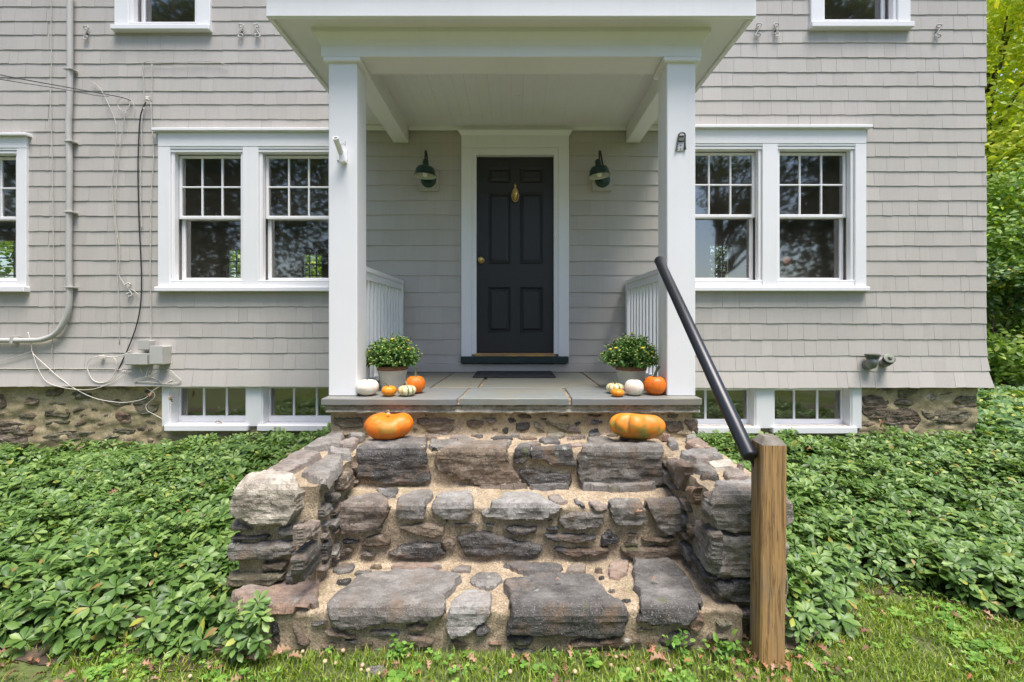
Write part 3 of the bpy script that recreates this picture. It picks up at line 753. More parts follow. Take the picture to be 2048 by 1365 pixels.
MB().bbox(cxa-.004, X(1135), -.075, .02, Z(726), Z(713.5), .006).build('door_sill', 'green_paint', house)

# ---- porch
CYF, CYB = -1.501, -1.305
ZP = .933
colx = [(X(657, CYF), X(714, CYF)), (X(1334, CYF), X(1391, CYF))]
ZBM = Z(116, CYF)          # underside of the beams
for a, b in colx:
    c = MB().bbox(a, b, CYF, CYB, ZP, ZBM+.01, .005).build('column', 'white_paint', house)
    MB().bbox(a-.03, b+.03, CYF-.022, CYB+.03, ZBM-.035, ZBM-.002, .005).build('capital', 'white_paint', c)
ZC = Z(258)                # ceiling and soffit level
FXa, FXb, FY0 = X(531, -1.693), X(1513, -1.693), -1.693
proof = MB()
proof.box(FXa+.03, FXb-.03, FY0+.03, -.03, ZC+.02, ZC+.05)          # soffit board
proof.add([(FXa-.05, FY0-.06, ZC+.30), (FXb+.05, FY0-.06, ZC+.30), (FXb+.05, -.022, ZC+.62), (FXa-.05, -.022, ZC+.62),
           (FXa-.05, FY0-.06, ZC+.27), (FXb+.05, FY0-.06, ZC+.27), (FXb+.05, -.022, ZC+.27), (FXa-.05, -.022, ZC+.27)],
          [(0,1,2,3),(4,7,6,5),(0,4,5,1),(1,5,6,2),(3,2,6,7),(0,3,7,4)])
pr = proof.build('porch_roof', 'ceiling_paint', house)
m = MB(); m.bbox(FXa, FXb, FY0, FY0+.032, ZC, ZC+.29, .006); m.bbox(FXa, FXa+.032, FY0+.033, -.025, ZC, ZC+.29); m.bbox(FXb-.032, FXb, FY0+.033, -.025, ZC, ZC+.29)
m.build('fascia', 'white_paint', pr)
bxa, bxb = X(643, CYF), X(1402, CYF)
m = MB(); m.bbox(bxa, bxb, CYF-.012, CYB+.012, ZBM, ZC+.03)
m.build('front_beam', 'white_paint', pr)
m = MB()                                                            # crown around the beam, front and ends
prof = [(0, ZC-.075), (.006, ZC-.07), (.016, ZC-.045), (.034, ZC-.022), (.045, ZC-.01), (.045, ZC+.022)]
Vc = []
for o, z in prof:
    Vc += [(bxa-o, CYB+.012, z), (bxa-o, CYF-.012-o, z), (bxb+o, CYF-.012-o, z), (bxb+o, CYB+.012, z)]
m.add(Vc, [(i*4+k, i*4+k+1, i*4+k+5, i*4+k+4) for i in range(len(prof)-1) for k in range(3)]); m.build('crown_moulding', 'white_paint', pr)
for a, b in ((X(789), X(818.5)), (X(1250.5), X(1278))):
    MB().bbox(a, b, CYB+.005, -.028, ZBM, ZC+.03).build('side_beam', 'white_paint', pr)
nb = 26; bx0, bx1 = bxa+.05, bxb-.05
for i in range(nb):                                                 # tongue and groove ceiling boards
    a, b = bx0+(bx1-bx0)*i/nb, bx0+(bx1-bx0)*(i+1)/nb
    MB().bbox(a+.0002, b-.0002, CYB+.014, -.05, ZC+.002+random.uniform(-.0003, .0003), ZC+.018, .0012).build('ceiling_board', 'ceiling_paint', pr)
m = MB(); m.bbox(X(818.5)+.002, X(1250.5)-.002, -.05, -.021, ZC-.03, ZC+.018); m.bbox(X(735), X(789)-.002, -.05, -.021, ZC-.03, ZC+.018); m.bbox(X(1278)+.002, X(1320), -.05, -.021, ZC-.03, ZC+.018)
m.build('ceiling_trim', 'white_paint', pr)
m = MB(); c0 = P(1035, 183, -.62); m.tube([(c0.x+.055*math.cos(a), -.62+.055*math.sin(a), ZC-.001) for a in np.linspace(2.6, 5.2, 10)], .003, 5); m.build('ceiling_mark', 'white_paint', pr)
# railings
for sgn, xi in ((1, X(808.5)), (-1, X(1250))):
    xc = xi-sgn*.033
    m = MB().prism([(xc-.035,1.868),(xc+.035,1.868),(xc+.035,1.834),(xc+.024,1.826),(xc+.024,1.772),(xc-.024,1.772),(xc-.024,1.826),(xc-.035,1.834)], CYB+.003, -.022)
    rl = m.build('railing', 'white_paint', house)
    MB().bbox(xc-.026, xc+.026, CYB+.003, -.022, .955, 1.005, .005).build('bottom_rail', 'white_paint', rl)
    m = MB(); m.bbox(xc-.034, xc+.034, -.07, -.0215, ZP, 1.829, .004); m.build('half_post', 'white_paint', rl)
    N = 11
    for i in range(N):
        yy = -.16-(1.305-.2)*i/N
        MB().bbox(xc-.017, xc+.017, yy-.017, yy+.017, 1.004, 1.773, .003).build('baluster', 'white_paint', rl)

# porch base and flagstones
PB = MB(); PB.box(-1.255, 1.215, -1.54, .02, -.05, .883)
pf = PB.build('porch_floor', 'foundation_mortar', house)
m = MB()
def ledge(x0, x1, y0, z0, z1, name):
    n = 120; V = []; F_ = []; prof = [(0, 0), (-.004, .15), (.008, .4), (.002, .62), (.01, .85), (-.005, 1)]
    for i in range(n):
        x = x0+(x1-x0)*i/(n-1)
        for o, t in prof: V.append((x, y0+o+.010*nz((x, t, 0), 14, 4), z0+(z1-z0)*t+.004*nz((x, t, 7), 11, 3)))
        V.append((x, y0+.12, z1+.002)); V.append((x, y0+.12, z0))
    k = len(prof)+2
    for i in range(n-1):
        for j in range(k): F_.append((i*k+j, (i+1)*k+j, (i+1)*k+(j+1) % k, i*k+(j+1) % k))
    F_ += [tuple(range(k)), tuple((n-1)*k+j for j in range(k))[::-1]]
    mm = MB(); mm.add(V, F_); return mm.build(name, 'ledge_stone', pf, smooth=False)
ledge(X(652, -1.585), X(1400, -1.585), -1.588, .832, .892, 'ledge')
m = MB(); m.box(-1.24, 1.2, -1.57, .0, .88, .921); m.build('joint_mortar', 'mortar', pf)
SX0, SX1 = X(641, -1.615), X(1405, -1.615)
def flag(poly, color, th=.042):
    n = len(poly); V = []; b = .005
    ce = (sum(p[0] for p in poly)/n, sum(p[1] for p in poly)/n)
    R_ = []
    for i in range(n):
        a, c = poly[i], poly[(i+1) % n]; k = max(2, int(math.hypot(c[0]-a[0], c[1]-a[1])/.05))
        for q in range(k):
            x, y = a[0]+(c[0]-a[0])*q/k, a[1]+(c[1]-a[1])*q/k; R_.append((x+.004*nz((x, y, 1), 9, 3), y+.004*nz((x, y, 5), 9, 3)))
    N = len(R_); dz = random.uniform(-.0015, .0015)
    for zz, ins_ in ((ZP-th, 0), (ZP-b+dz, 0), (ZP+dz, b)):
        for x, y in R_:
            d = math.hypot(ce[0]-x, ce[1]-y); V.append((x+(ce[0]-x)*ins_/d, y+(ce[1]-y)*ins_/d, zz+.0015*nz((x, y, zz), 12, 2)))
    F_ = [(k*N+i, k*N+(i+1) % N, (k+1)*N+(i+1) % N, (k+1)*N+i) for k in range(2) for i in range(N)]+[tuple(2*N+i for i in range(N)), tuple(range(N))[::-1]]
    MB().add(V, F_).build('flagstone', 'bluestone', pf, color=color)
yf_, ym = -1.615, -1.10
blue = (.215, .225, .225)
flag([(SX0, yf_+.01), (-.385, yf_), (-.355, ym-.008), (SX0, ym-.008)], (.19, .20, .20))
flag([(-.362, yf_+.008), (.362, yf_+.006), (.37, ym-.008), (-.335, ym-.008)], (.20, .215, .20))
flag([(.385, yf_), (SX1, yf_+.006), (SX1, ym-.008), (.395, ym-.008)], (.19, .205, .205))
flag([(SX0+.01, ym+.006), (-.665, ym+.006), (-.625, -.04), (SX0+.01, -.04)], (.19, .185, .15)); flag([(-.64, ym+.006), (-.29, ym+.006), (-.265, -.04), (-.60, -.04)], (.22, .21, .16))
flag([(-.265, ym+.006), (.665, ym+.006), (.665, -.04), (-.24, -.04)], (.215, .215, .175)); flag([(.69, ym+.006), (SX1-.01, ym+.006), (SX1-.01, -.04), (.69, -.04)], (.18, .18, .155))

# ============================================================ STONE STEPS
steps = empty('stone_steps', (0, -2.1, 0), 'mortared fieldstone steps with low side walls leading up to the porch', 'steps')
class Path:
    def __init__(s, pts, r=.02):
        s.p = [Vector(q) for q in pts]; s.r = r; s.c = [0.0]
        for a, b in zip(s.p, s.p[1:]): s.c.append(s.c[-1]+(b-a).length)
    def at(s, v):
        v = max(0, min(s.c[-1], v))
        for i in range(len(s.p)-1):
            if v <= s.c[i+1] or i == len(s.p)-2: return s.p[i].lerp(s.p[i+1], (v-s.c[i])/(s.c[i+1]-s.c[i]))
    def smooth(s, v):
        k = 6; a = Vector((0, 0))
        for i in range(k+1): a += s.at(v+s.r*(2*i/k-1))
        a /= (k+1); t = s.at(v+s.r)-s.at(v-s.r)
        if t.length < 1e-6: t = s.at(v+.001)-s.at(v-.001)
        t.normalize(); return a, Vector((t.y, -t.x))      # going down/forward: outward normal
    def map(s, u, v, h):
        p, n = s.smooth(v); return (u, p.x+n.x*h, p.y+n.y*h)
    def hit(s, px, py):
        k = (CY-py)/FPX; best = None
        for i in range(len(s.p)-1):
            (y0, z0), (y1, z1) = s.p[i], s.p[i+1]
            g0 = z0-(CAM.z+k*(y0-CAM.y)); g1 = z1-(CAM.z+k*(y1-CAM.y))
            if g0 == g1: continue
            t = g0/(g0-g1)
            if -1e-6 <= t <= 1+1e-6:
                y = y0+(y1-y0)*t; v = s.c[i]+t*(s.c[i+1]-s.c[i])
                if best is None or y < best[0]: best = (y, v)
        if best is None:
            v = 0 if k > (s.p[0].y-CAM.z)/(s.p[0].x-CAM.y) else s.c[-1]; best = (s.at(v).x, v)
        return ((px-CX)/FPX*(best[0]-CAM.y), best[1])
# wall under the slab, three treads and risers
SP = Path([(-1.545,.85),(-1.545,.682),(-1.94,.682),(-1.94,.47),(-2.228,.47),(-2.228,.178),(-2.635,.178),(-2.635,-.04)], .012)
SPM = Path([tuple(p) for p in SP.p], .024)
def jit(p, a=.012, s=9): return (p[0]+a*nz(p, s, 4), p[1]+a*nz((p[0]+7, p[1], p[2]), s, 4), p[2]+a*nz((p[0], p[1]+9, p[2]), s, 4))
def core_grid(path, u0, u1, v0, v1, res=.013):
    nu, nv = int((u1-u0)/res)+2, int((v1-v0)/res)+2
    V = [jit(path.map(u0+(u1-u0)*i/(nu-1), v0+(v1-v0)*j/(nv-1), -.008)) for j in range(nv) for i in range(nu)]
    return V, [(j*nu+i, j*nu+i+1, (j+1)*nu+i+1, (j+1)*nu+i) for j in range(nv-1) for i in range(nu-1)]
def sub_box(x0, x1, y0, y1, z0, z1, res=.02):
    V = []; F_ = []
    def face(f, a0, a1, b0, b1):
        na, nb_ = max(2, int((a1-a0)/res)), max(2, int((b1-b0)/res)); o = len(V)
        for j in range(nb_+1):
            for i in range(na+1): V.append(jit(f(a0+(a1-a0)*i/na, b0+(b1-b0)*j/nb_)))
        for j in range(nb_):
            for i in range(na): F_.append((o+j*(na+1)+i, o+j*(na+1)+i+1, o+(j+1)*(na+1)+i+1, o+(j+1)*(na+1)+i))
    face(lambda a, b: (a, y0, b), x0, x1, z0, z1); face(lambda a, b: (a, b, z1), x0, x1, y0, y1)
    face(lambda a, b: (x0, a, b), y0, y1, z0, z1); face(lambda a, b: (x1, a, b), y0, y1, z0, z1)
    return V, F_
m = MB()
m.add(*core_grid(SPM, -.97, .95, 0, SP.c[-1])); m.add(*core_grid(SPM, -1.24, -.965, SP.c[5]+.1, SP.c[-1])); m.add(*core_grid(SPM, .945, 1.0, SP.c[5]+.02, SP.c[-1]))
LX0, LX1, LYF, LZ = -1.335, -.935, -2.467, .665
RX0, RX1, RYF, RZ = .895, 1.262, -2.57, .665
m.add(*core_grid(SPM, -1.25, 1.21, 0, SP.c[1]))
m.add(*sub_box(LX0+.015, LX1-.015, LYF+.015, -1.54, .0, LZ-.013)); m.add(*sub_box(RX0+.015, RX1-.015, RYF+.015, -1.54, -.04, RZ-.013)); m.add(*sub_box(-1.24, -.96, -2.628, -2.4, -.04, .165))
mort = m.build('mortar', 'mortar', steps, smooth=True)
def B_(pts): return trace(pts, 640, 820, 420/1911)
def C_(pts): return trace(pts, 1000, 820, 420/1911)
def D_(pts): return trace(pts, 500, 1080, 500/2048)
def E_(pts): return trace(pts, 960, 1080, 500/2048)
def A_(pts): return trace(pts, 420, 820, 400/1092)
def F_(pts): return trace(pts, 1300, 840, 340/884)
def sstone(px, code, H=.018, bev=.011, amp=.009, path=SP, **kw):
    bev = min(bev, .016)
    q = [path.hit(x, y) for x, y in px]; PLACED.setdefault(id(path), []).append(q)
    cx_, cy_ = sum(p[0] for p in q)/len(q), sum(p[1] for p in q)/len(q)
    q = [(x+(x-cx_)/(math.hypot(x-cx_, y-cy_)+1e-6)*.005, y+(y-cy_)/(math.hypot(x-cx_, y-cy_)+1e-6)*.005) for x, y in q]
    return stone(q, path.map, steps, SC[code], H, bev, amp, sd_=random.random()*50, wear_toplight=lambda u, v: max(0, path.smooth(v+.012)[1].y), **kw)  # follows the upward normal, painting treads lighter than risers
PLACED = {}
def fill(key, mapf, u0, u1, v0, v1, tries, amax, codes, H, seed, gap=.008, asp=.45, ok=None):
    """smaller stones wedged between the traced ones"""
    rr = random.Random(seed); L = PLACED.setdefault(key, [])
    for k in range(tries):
        a = amax*(1-.72*k/tries)*rr.uniform(.75, 1); b = a*rr.uniform(asp*.6, asp*1.4); u, v = rr.uniform(u0, u1), rr.uniform(v0, v1)
        if ok and not ok(u, v, a, b): continue
        T = np.linspace(0, 2*math.pi, 13)[:-1]; q = []; n_ = rr.choice((4, 5, 6)); ph = rr.uniform(0, 6)
        for t in T:
            f = rr.uniform(.82, 1.06)*(1+.10*math.cos(n_*t+ph)); ct, st_ = math.cos(t), math.sin(t)
            q.append((u+a*f*math.copysign(abs(ct)**.7, ct), v+b*f*math.copysign(abs(st_)**.7, st_)))
        test = [(u+(x-u)*(1+gap/a), v+(y-v)*(1+gap/b)) for x, y in q]+[(u, v)]
        if any(x < u0-.02 or x > u1+.02 or y < v0 or y > v1 for x, y in q): continue
        bad = False
        for p in L:
            px_, py_ = [t[0] for t in p], [t[1] for t in p]
            if min(px_) > u+a*1.3 or max(px_) < u-a*1.3 or min(py_) > v+b*1.3 or max(py_) < v-b*1.3: continue
            if any(inside(p, *t) for t in test) or any(inside(q, *t) for t in p): bad = True; break
        if bad: continue
        L.append(q); stone(q, mapf, steps, SC[rr.choice(codes)], H*rr.uniform(.6, 1.2), .01, .008, sd_=k*.31+seed)
# band below the slab
for c, q in [('k',C_([(75,80),(130,75),(150,100),(110,118),(80,110)])),('d',C_([(145,120),(260,110),(280,160),(200,205),(155,190)])),('o',C_([(300,90),(350,110),(420,205),(350,195),(310,140)])),('o',C_([(405,100),(500,125),(625,125),(640,150),(580,205),(510,160),(430,140)])),
    ('k',C_([(800,195),(880,170),(940,225),(820,240)])),('k',C_([(675,120),(720,110),(740,135),(700,150)])),('d',C_([(350,70),(420,70),(410,95),(355,95)])),('g',C_([(990,85),(1140,75),(1150,100),(1000,115)])),('b',C_([(1680,95),(1800,90),(1810,215),(1750,190),(1690,130)])),
    ('b',B_([(950,175),(1080,145),(1220,145),(1230,180),(1160,225),(980,205)])),('k',B_([(1710,80),(1780,85),(1740,120),(1712,110)])),('d',B_([(1790,125),(1911,115),(1905,180),(1830,205),(1795,180)])),('k',B_([(1660,180),(1715,160),(1700,215),(1665,210)])),
    ('p',B_([(1480,75),(1610,70),(1620,110),(1540,130)])),('b',B_([(880,80),(1150,70),(1240,100),(1180,130),(960,150),(880,130)])),('o',C_([(430,200),(600,220),(560,260),(420,250)])),('p',C_([(600,170),(680,130),(750,210),(620,210)])),('b',C_([(1500,110),(1650,100),(1680,180),(1560,215),(1500,170)])),('o',B_([(120,70),(380,65),(400,150),(250,170),(130,140)]))]:
    sstone(q, c, .008, .015, .006)
# top step
for c, q, H in [('d',B_([(385,335),(490,285),(700,290),(985,275),(980,480),(960,500),(1010,560),(1015,620),(940,680),(700,675),(560,655),(420,640),(320,620),(320,565),(350,480),(335,390)]),.026),
    ('b',B_([(1060,395),(1180,350),(1270,300),(1500,310),(1720,295),(1705,400),(1740,480),(1790,550),(1850,640),(1905,715),(1650,715),(1440,710),(1380,650),(1180,600),(1070,545),(1045,450)]),.024),
    ('g',B_([(990,330),(1000,290),(1250,275),(1260,300),(1140,360),(1020,365)]),.01),('g',B_([(1170,255),(1200,240),(1330,245),(1415,275),(1350,290),(1180,270)]),.008),
    ('d',C_([(130,370),(180,330),(280,330),(270,430),(230,490),(120,485)]),.02),('d',C_([(280,360),(640,350),(665,420),(690,450),(695,520),(560,520),(470,495),(400,460),(275,460),(270,430)]),.022),
    ('d',C_([(165,540),(260,530),(400,570),(640,570),(655,640),(620,720),(280,725),(240,650),(180,580)]),.02),
    ('g',C_([(700,430),(780,345),(1450,330),(1500,380),(1455,430),(1480,540),(1490,650),(1400,720),(1250,745),(900,735),(760,720),(720,660),(700,540)]),.03),
    ('g',C_([(780,260),(860,250),(1000,255),(1080,330),(900,320),(800,295)]),.01),('d',C_([(355,275),(380,262),(500,262),(545,300),(400,308)]),.01),('g',C_([(10,290),(100,285),(70,350),(10,355)]),.01),
    ('b',C_([(120,330),(330,290),(380,315),(300,340),(200,330)]),.008),('r',C_([(620,310),(760,300),(740,330),(650,335)]),.008),('b',B_([(1000,310),(1150,290),(1180,270),(1000,275)]),.006)]:
    sstone(q, c, H)
# middle step
for c, q, H in [('p',B_([(145,905),(250,850),(430,785),(560,790),(655,890),(600,1000),(570,1050),(470,1100),(210,1130),(185,1050),(140,960)]),.028),('o',B_([(235,800),(300,780),(430,780),(400,810),(280,835)]),.006),('d',B_([(510,720),(725,715),(690,780),(600,795),(520,745)]),.006),
    ('g',B_([(705,820),(790,775),(900,752),(1000,760),(1035,800),(1020,825),(985,840),(965,990),(830,995),(720,975),(660,940),(700,900)]),.022),('l',B_([(1055,810),(1200,765),(1370,775),(1410,840),(1400,930),(1320,1000),(1100,985),(1040,940),(1020,900)]),.024),
    ('l',[(958.7,1025.5),(978.5,1015.6),(985,1004.6),(1013.6,993.6),(1044,990.3),(1076.9,995.8),(1098.9,1006.8),(1129.7,1014.5),(1103.3,1031),(1090,1037.6),(1060,1040.9),(1013.6,1037.6),(974,1036.5)],.024),
    ('p',C_([(445,780),(540,775),(625,830),(590,850),(480,840),(440,815)]),.007),('d',C_([(665,815),(700,800),(785,870),(770,885),(690,860)]),.007),('p',C_([(795,835),(900,830),(985,880),(980,925),(890,925),(850,900)]),.01),
    ('g',C_([(990,855),(1100,838),(1270,855),(1335,945),(1330,1020),(1280,1050),(1120,1065),(1040,1040),(1010,960),(995,890)]),.024),('g',C_([(1295,860),(1440,835),(1590,840),(1690,960),(1700,1040),(1680,1090),(1600,1120),(1520,1120),(1420,1080),(1400,1010),(1360,950)]),.026),
    ('g',C_([(530,990),(620,950),(700,935),(940,950),(960,1000),(920,1050),(780,1080),(620,1090),(560,1060),(530,1020)]),.022)]:
    sstone(q, c, H)
for c, q in [('b',B_([(705,1060),(800,1040),(1000,1030),(1125,1070),(1130,1130),(1060,1170),(930,1150),(800,1110)])),('d',B_([(1205,1055),(1250,1020),(1400,1030),(1435,1050),(1330,1065)])),('g',B_([(480,1085),(530,1050),(575,1065),(560,1110),(490,1110)])),('k',B_([(185,1190),(250,1175),(360,1190),(340,1215),(215,1225)])),
    ('b',B_([(370,1220),(430,1160),(540,1130),(630,1170),(640,1225),(520,1240),(400,1255)])),('d',B_([(590,1310),(700,1250),(800,1215),(1000,1195),(1090,1215),(1110,1260),(1180,1290),(1100,1340),(950,1350),(720,1350),(680,1330)])),('b',B_([(1110,1200),(1180,1150),(1240,1210),(1220,1280),(1140,1270)])),
    ('d',[(910,1075),(932,1068),(970,1063),(1003,1073),(1040,1081),(1088,1091),(1088,1101),(1080,1104),(1078,1114),(1067,1118),(1045,1115),(1004,1107),(990,1113),(960,1115),(935,1116),(922,1100)]),('d',C_([(20,1080),(130,1060),(340,1060),(320,1130),(190,1148),(110,1135)])),
    ('d',C_([(385,1120),(500,1120),(830,1125),(890,1155),(840,1195),(700,1220),(560,1205),(450,1180)])),('k',C_([(1000,1095),(1040,1130),(1095,1185),(1060,1215),(990,1230),(925,1225),(940,1150)])),('b',C_([(1220,1155),(1350,1165),(1400,1150),(1590,1150),(1600,1195),(1500,1210),(1360,1205)])),
    ('d',C_([(480,1270),(560,1245),(760,1260),(980,1240),(990,1300),(900,1320),(700,1335),(560,1320)])),('b',C_([(1100,1240),(1300,1245),(1690,1215),(1680,1320),(1500,1350),(1200,1350),(1110,1330)])),('b',B_([(160,1270),(270,1250),(300,1300),(240,1345),(170,1330)]))]:
    sstone(q, c, .02, .018, .008)
# bottom step
for c, q, H in [('d',D_([(665,255),(760,195),(850,195),(835,250),(740,290)]),.008),('r',D_([(1150,225),(1230,195),(1400,195),(1560,200),(1570,225),(1400,245),(1180,265)]),.01),('b',D_([(1640,260),(1720,215),(1830,215),(1800,265),(1690,275)]),.008),
    ('g',D_([(870,330),(1000,300),(1200,280),(1480,270),(1660,285),(1735,330),(1680,400),(1610,470),(1595,600),(1500,650),(1200,670),(1000,690),(940,720),(760,730),(690,670),(635,580),(650,530),(720,460),(800,410)]),.03),
    ('g',[(939,1160),(956,1145),(988,1144.7),(1000,1149),(1006,1157),(1001,1170),(978,1180),(956,1178),(942,1170)],.012),('l',D_([(1650,520),(1790,430),(1870,440),(1985,450),(1980,590),(1900,680),(1800,760),(1640,805),(1608,740),(1612,650)]),.024),
    ('d',E_([(190,360),(250,345),(370,350),(430,300),(900,305),(980,380),(1050,480),(1225,580),(1230,620),(1180,700),(1170,770),(1100,790),(800,790),(500,770),(240,760),(205,740),(245,600),(240,500),(205,430)]),.03),
    ('d',E_([(170,195),(330,180),(600,195),(690,215),(645,280),(430,285),(280,250)]),.01),('b',E_([(710,235),(760,195),(870,210),(860,265),(700,275)]),.01),('r',E_([(1050,200),(1130,165),(1230,160),(1205,290),(1130,345),(1060,310)]),.012),
    ('d',E_([(1250,180),(1400,165),(1560,180),(1700,330),(1780,450),(1825,510),(1805,570),(1700,680),(1400,690),(1260,650),(1300,600),(1310,470),(1250,400)]),.028)]:
    sstone(q, c, H, .028, .008)
for c, q in [('b',D_([(350,700),(390,670),(420,740),(490,830),(460,870),(400,850)])),('d',D_([(500,670),(620,665),(640,690),(590,710),(510,700)])),('b',D_([(610,740),(700,740),(860,780),(880,800),(760,800),(650,785)])),('d',D_([(690,815),(880,818),(900,850),(740,848)])),('d',D_([(1840,720),(1890,690),(1970,740),(1920,790),(1850,770)])),
    ('k',D_([(160,680),(240,680),(240,850),(180,800)])),('d',E_([(200,790),(420,775),(440,810),(420,860),(330,865),(240,820)])),('b',E_([(740,825),(900,805),(1300,785),(1335,850),(1200,870),(950,890),(900,930),(800,925),(745,890)])),('d',E_([(1450,830),(1600,760),(1720,730),(1750,860),(1600,880),(1480,860)])),
    ('o',E_([(1380,880),(1500,860),(1640,900),(1500,930)])),('d',E_([(250,900),(400,890),(600,900),(560,930),(300,930)])),('g',D_([(1600,830),(1720,825),(1800,860),(1700,870)])),('d',D_([(900,840),(1000,820),(1020,860),(920,870)]))]:
    sstone(q, c, .016, .016, .008)
sstone(A_([(110,1020),(200,975),(410,948),(520,935),(605,925),(598,1000),(592,1085),(430,1115),(270,1120),(180,1080)]), 'r', .02, .03, .012)
sstone(F_([(195,1010),(270,1000),(285,1060),(230,1090),(195,1075)]), 'r', .02); 
# side walls
LP = Path([(-1.545,.69),(LYF,LZ-.005),(LYF,.0)], .03); RP = Path([(-1.545,.69),(RYF,RZ-.005),(RYF,-.03)], .03)
for c, q, H in [('p',A_([(305,345),(480,225),(595,230),(605,255),(500,320),(430,350),(320,358)]),.018),('g',A_([(500,355),(640,260),(730,270),(715,310),(640,420),(590,430),(600,400),(530,380)]),.022),('g',A_([(505,215),(660,120),(735,125),(720,190),(620,205),(560,215)]),.016),
    ('p',A_([(700,185),(770,155),(820,165),(780,205),(720,205)]),.014),('g',A_([(760,130),(830,118),(850,130),(830,150),(770,150)]),.012),('l',A_([(640,215),(770,215),(770,250),(730,255),(660,240)]),.012),
    ('w',A_([(128,520),(145,460),(200,400),(330,378),(460,385),(512,430),(505,510),(480,580),(440,622),(330,612),(250,604),(180,590),(135,570)]),.05),
    ('g',A_([(120,610),(190,625),(230,655),(180,665),(120,655)]),.012),('g',A_([(370,645),(450,625),(515,590),(510,620),(470,680),(400,690)]),.014),('d',A_([(118,690),(320,685),(310,710),(118,712)]),.015),('g',A_([(112,730),(440,720),(470,760),(460,795),(300,815),(130,815),(105,790)]),.026),
    ('o',A_([(100,900),(250,890),(405,880),(410,930),(330,945),(180,962),(100,958)]),.03),('d',A_([(420,900),(470,855),(485,935),(460,960),(420,940)]),.025)]:
    sstone(q, 'm' if c == 'g' else c, H, .03 if H > .02 else .018, .01, LP)
for c, q, H in [('l',F_([(85,100),(130,95),(150,130),(100,150)]),.012),('r',F_([(185,110),(260,100),(330,150),(230,155),(190,130)]),.014),('l',F_([(155,165),(340,155),(385,200),(250,215),(170,190)]),.016),('g',F_([(200,240),(300,235),(350,275),(330,290),(250,270)]),.014),('p',F_([(380,275),(450,250),(525,310),(400,310)]),.014),
    ('l',F_([(330,325),(530,315),(535,345),(420,352),(345,345)]),.012),('w',F_([(290,220),(420,210),(430,248),(330,250)]),.01),('g',F_([(180,80),(240,80),(240,98),(195,97)]),.008),
    ('g',F_([(290,440),(325,368),(420,358),(620,375),(735,420),(740,520),(705,560),(532,580),(400,585),(340,560),(290,490)]),.03),('g',F_([(345,590),(500,590),(600,600),(710,640),(705,720),(600,790),(480,810),(340,820),(350,700)]),.026),
    ('d',F_([(335,840),(500,820),(700,800),(710,850),(690,930),(520,950),(440,945),(340,910)]),.026),('b',F_([(285,985),(400,990),(440,1020),(430,1040),(330,1030),(282,1005)]),.02),('p',F_([(460,980),(690,960),(725,1000),(700,1050),(560,1050),(470,1030)]),.025),('o',F_([(520,1080),(690,1062),(735,1075),(745,1120),(715,1170),(560,1180)]),.03),('o',F_([(340,1100),(420,1080),(500,1110),(460,1160),(360,1150)]),.02)]:
    sstone(q, 'm' if c == 'g' else c, H, .03 if H > .02 else .018, .01, RP)
def side_hit(px, py, xp):
    d = xp/((px-CX)/FPX); return (CAM.y+d, CAM.z+(CY-py)/FPX*d)
for c, q in [('g',A_([(480,800),(590,700),(600,830),(500,955),(475,880)])),('b',A_([(690,380),(760,320),(790,370),(740,440),(700,450)])),('g',A_([(640,460),(700,440),(710,480),(660,515)])),('d',A_([(620,740),(655,690),(655,790),(620,835)])),('p',A_([(490,640),(595,600),(585,680),(490,740)])),('g',A_([(600,540),(650,500),(660,560),(610,600)]))]:
    PLACED.setdefault('LS', []).append([side_hit(x, y, LX1) for x, y in q])
    stone([side_hit(x, y, LX1) for x, y in q], lambda u, v, h: (LX1+h, u, v), steps, SC[c], .02, .02, .01, sd_=random.random()*50)
for c, q in [('p',F_([(95,190),(200,230),(190,320),(160,380),(130,320),(100,240)])),('g',F_([(240,510),(345,585),(345,720),(325,820),(255,700)])),('d',F_([(215,690),(250,700),(325,835),(300,870),(240,760)])),('r',F_([(195,340),(260,350),(250,450),(215,440)])),('b',F_([(205,530),(235,540),(240,610),(210,610)]))]:
    PLACED.setdefault('RS', []).append([side_hit(x, y, RX0) for x, y in q])
    stone([side_hit(x, y, RX0) for x, y in q], lambda u, v, h: (RX0-h, u, v), steps, SC[c], .02, .02, .01, sd_=random.random()*50)
fill(id(SP), SP.map, -.90, .86, SP.c[2]+.02, SP.c[3]-.01, 160, .06, 'dbdgk', .014, 1)
fill(id(SP), SP.map, -.90, .86, SP.c[4]+.03, SP.c[5]-.01, 500, .09, 'dbdbkg', .018, 2, asp=.32)
fill(id(SP), SP.map, -.90, .86, SP.c[1]+.02, SP.c[1]+.16, 200, .09, 'gbdp', .008, 3)
fill(id(SP), SP.map, -.88, .84, SP.c[5]+.02, SP.c[6]-.02, 260, .08, 'dgbr', .010, 4)
fill(id(SP), SP.map, -1.2, .98, SP.c[6]+.03, SP.c[7]-.05, 220, .11, 'bobgr', .012, 5, asp=.34)
fill(id(SP), SP.map, -1.2, 1.15, .02, SP.c[1]-.01, 200, .09, 'obdo', .006, 6)
fill(id(LP), LP.map, LX0+.03, LX1-.03, .03, LP.c[1]-.03, 300, .12, 'gplg', .016, 7); fill(id(LP), LP.map, LX0+.02, LX1-.02, LP.c[1]+.04, LP.c[1]+.48, 500, .16, 'mbobp', .026, 8, asp=.3)
fill(id(RP), RP.map, RX0+.03, RX1-.03, .03, RP.c[1]-.03, 300, .12, 'lgpr', .016, 9); fill(id(RP), RP.map, RX0+.02, RX1-.02, RP.c[1]+.04, RP.c[2]-.03, 500, .14, 'mbbpo', .026, 10, asp=.35)
okL = lambda u, v, a, b: v-b > (.70 if u > -1.94 else .48 if u > -2.228 else .19)
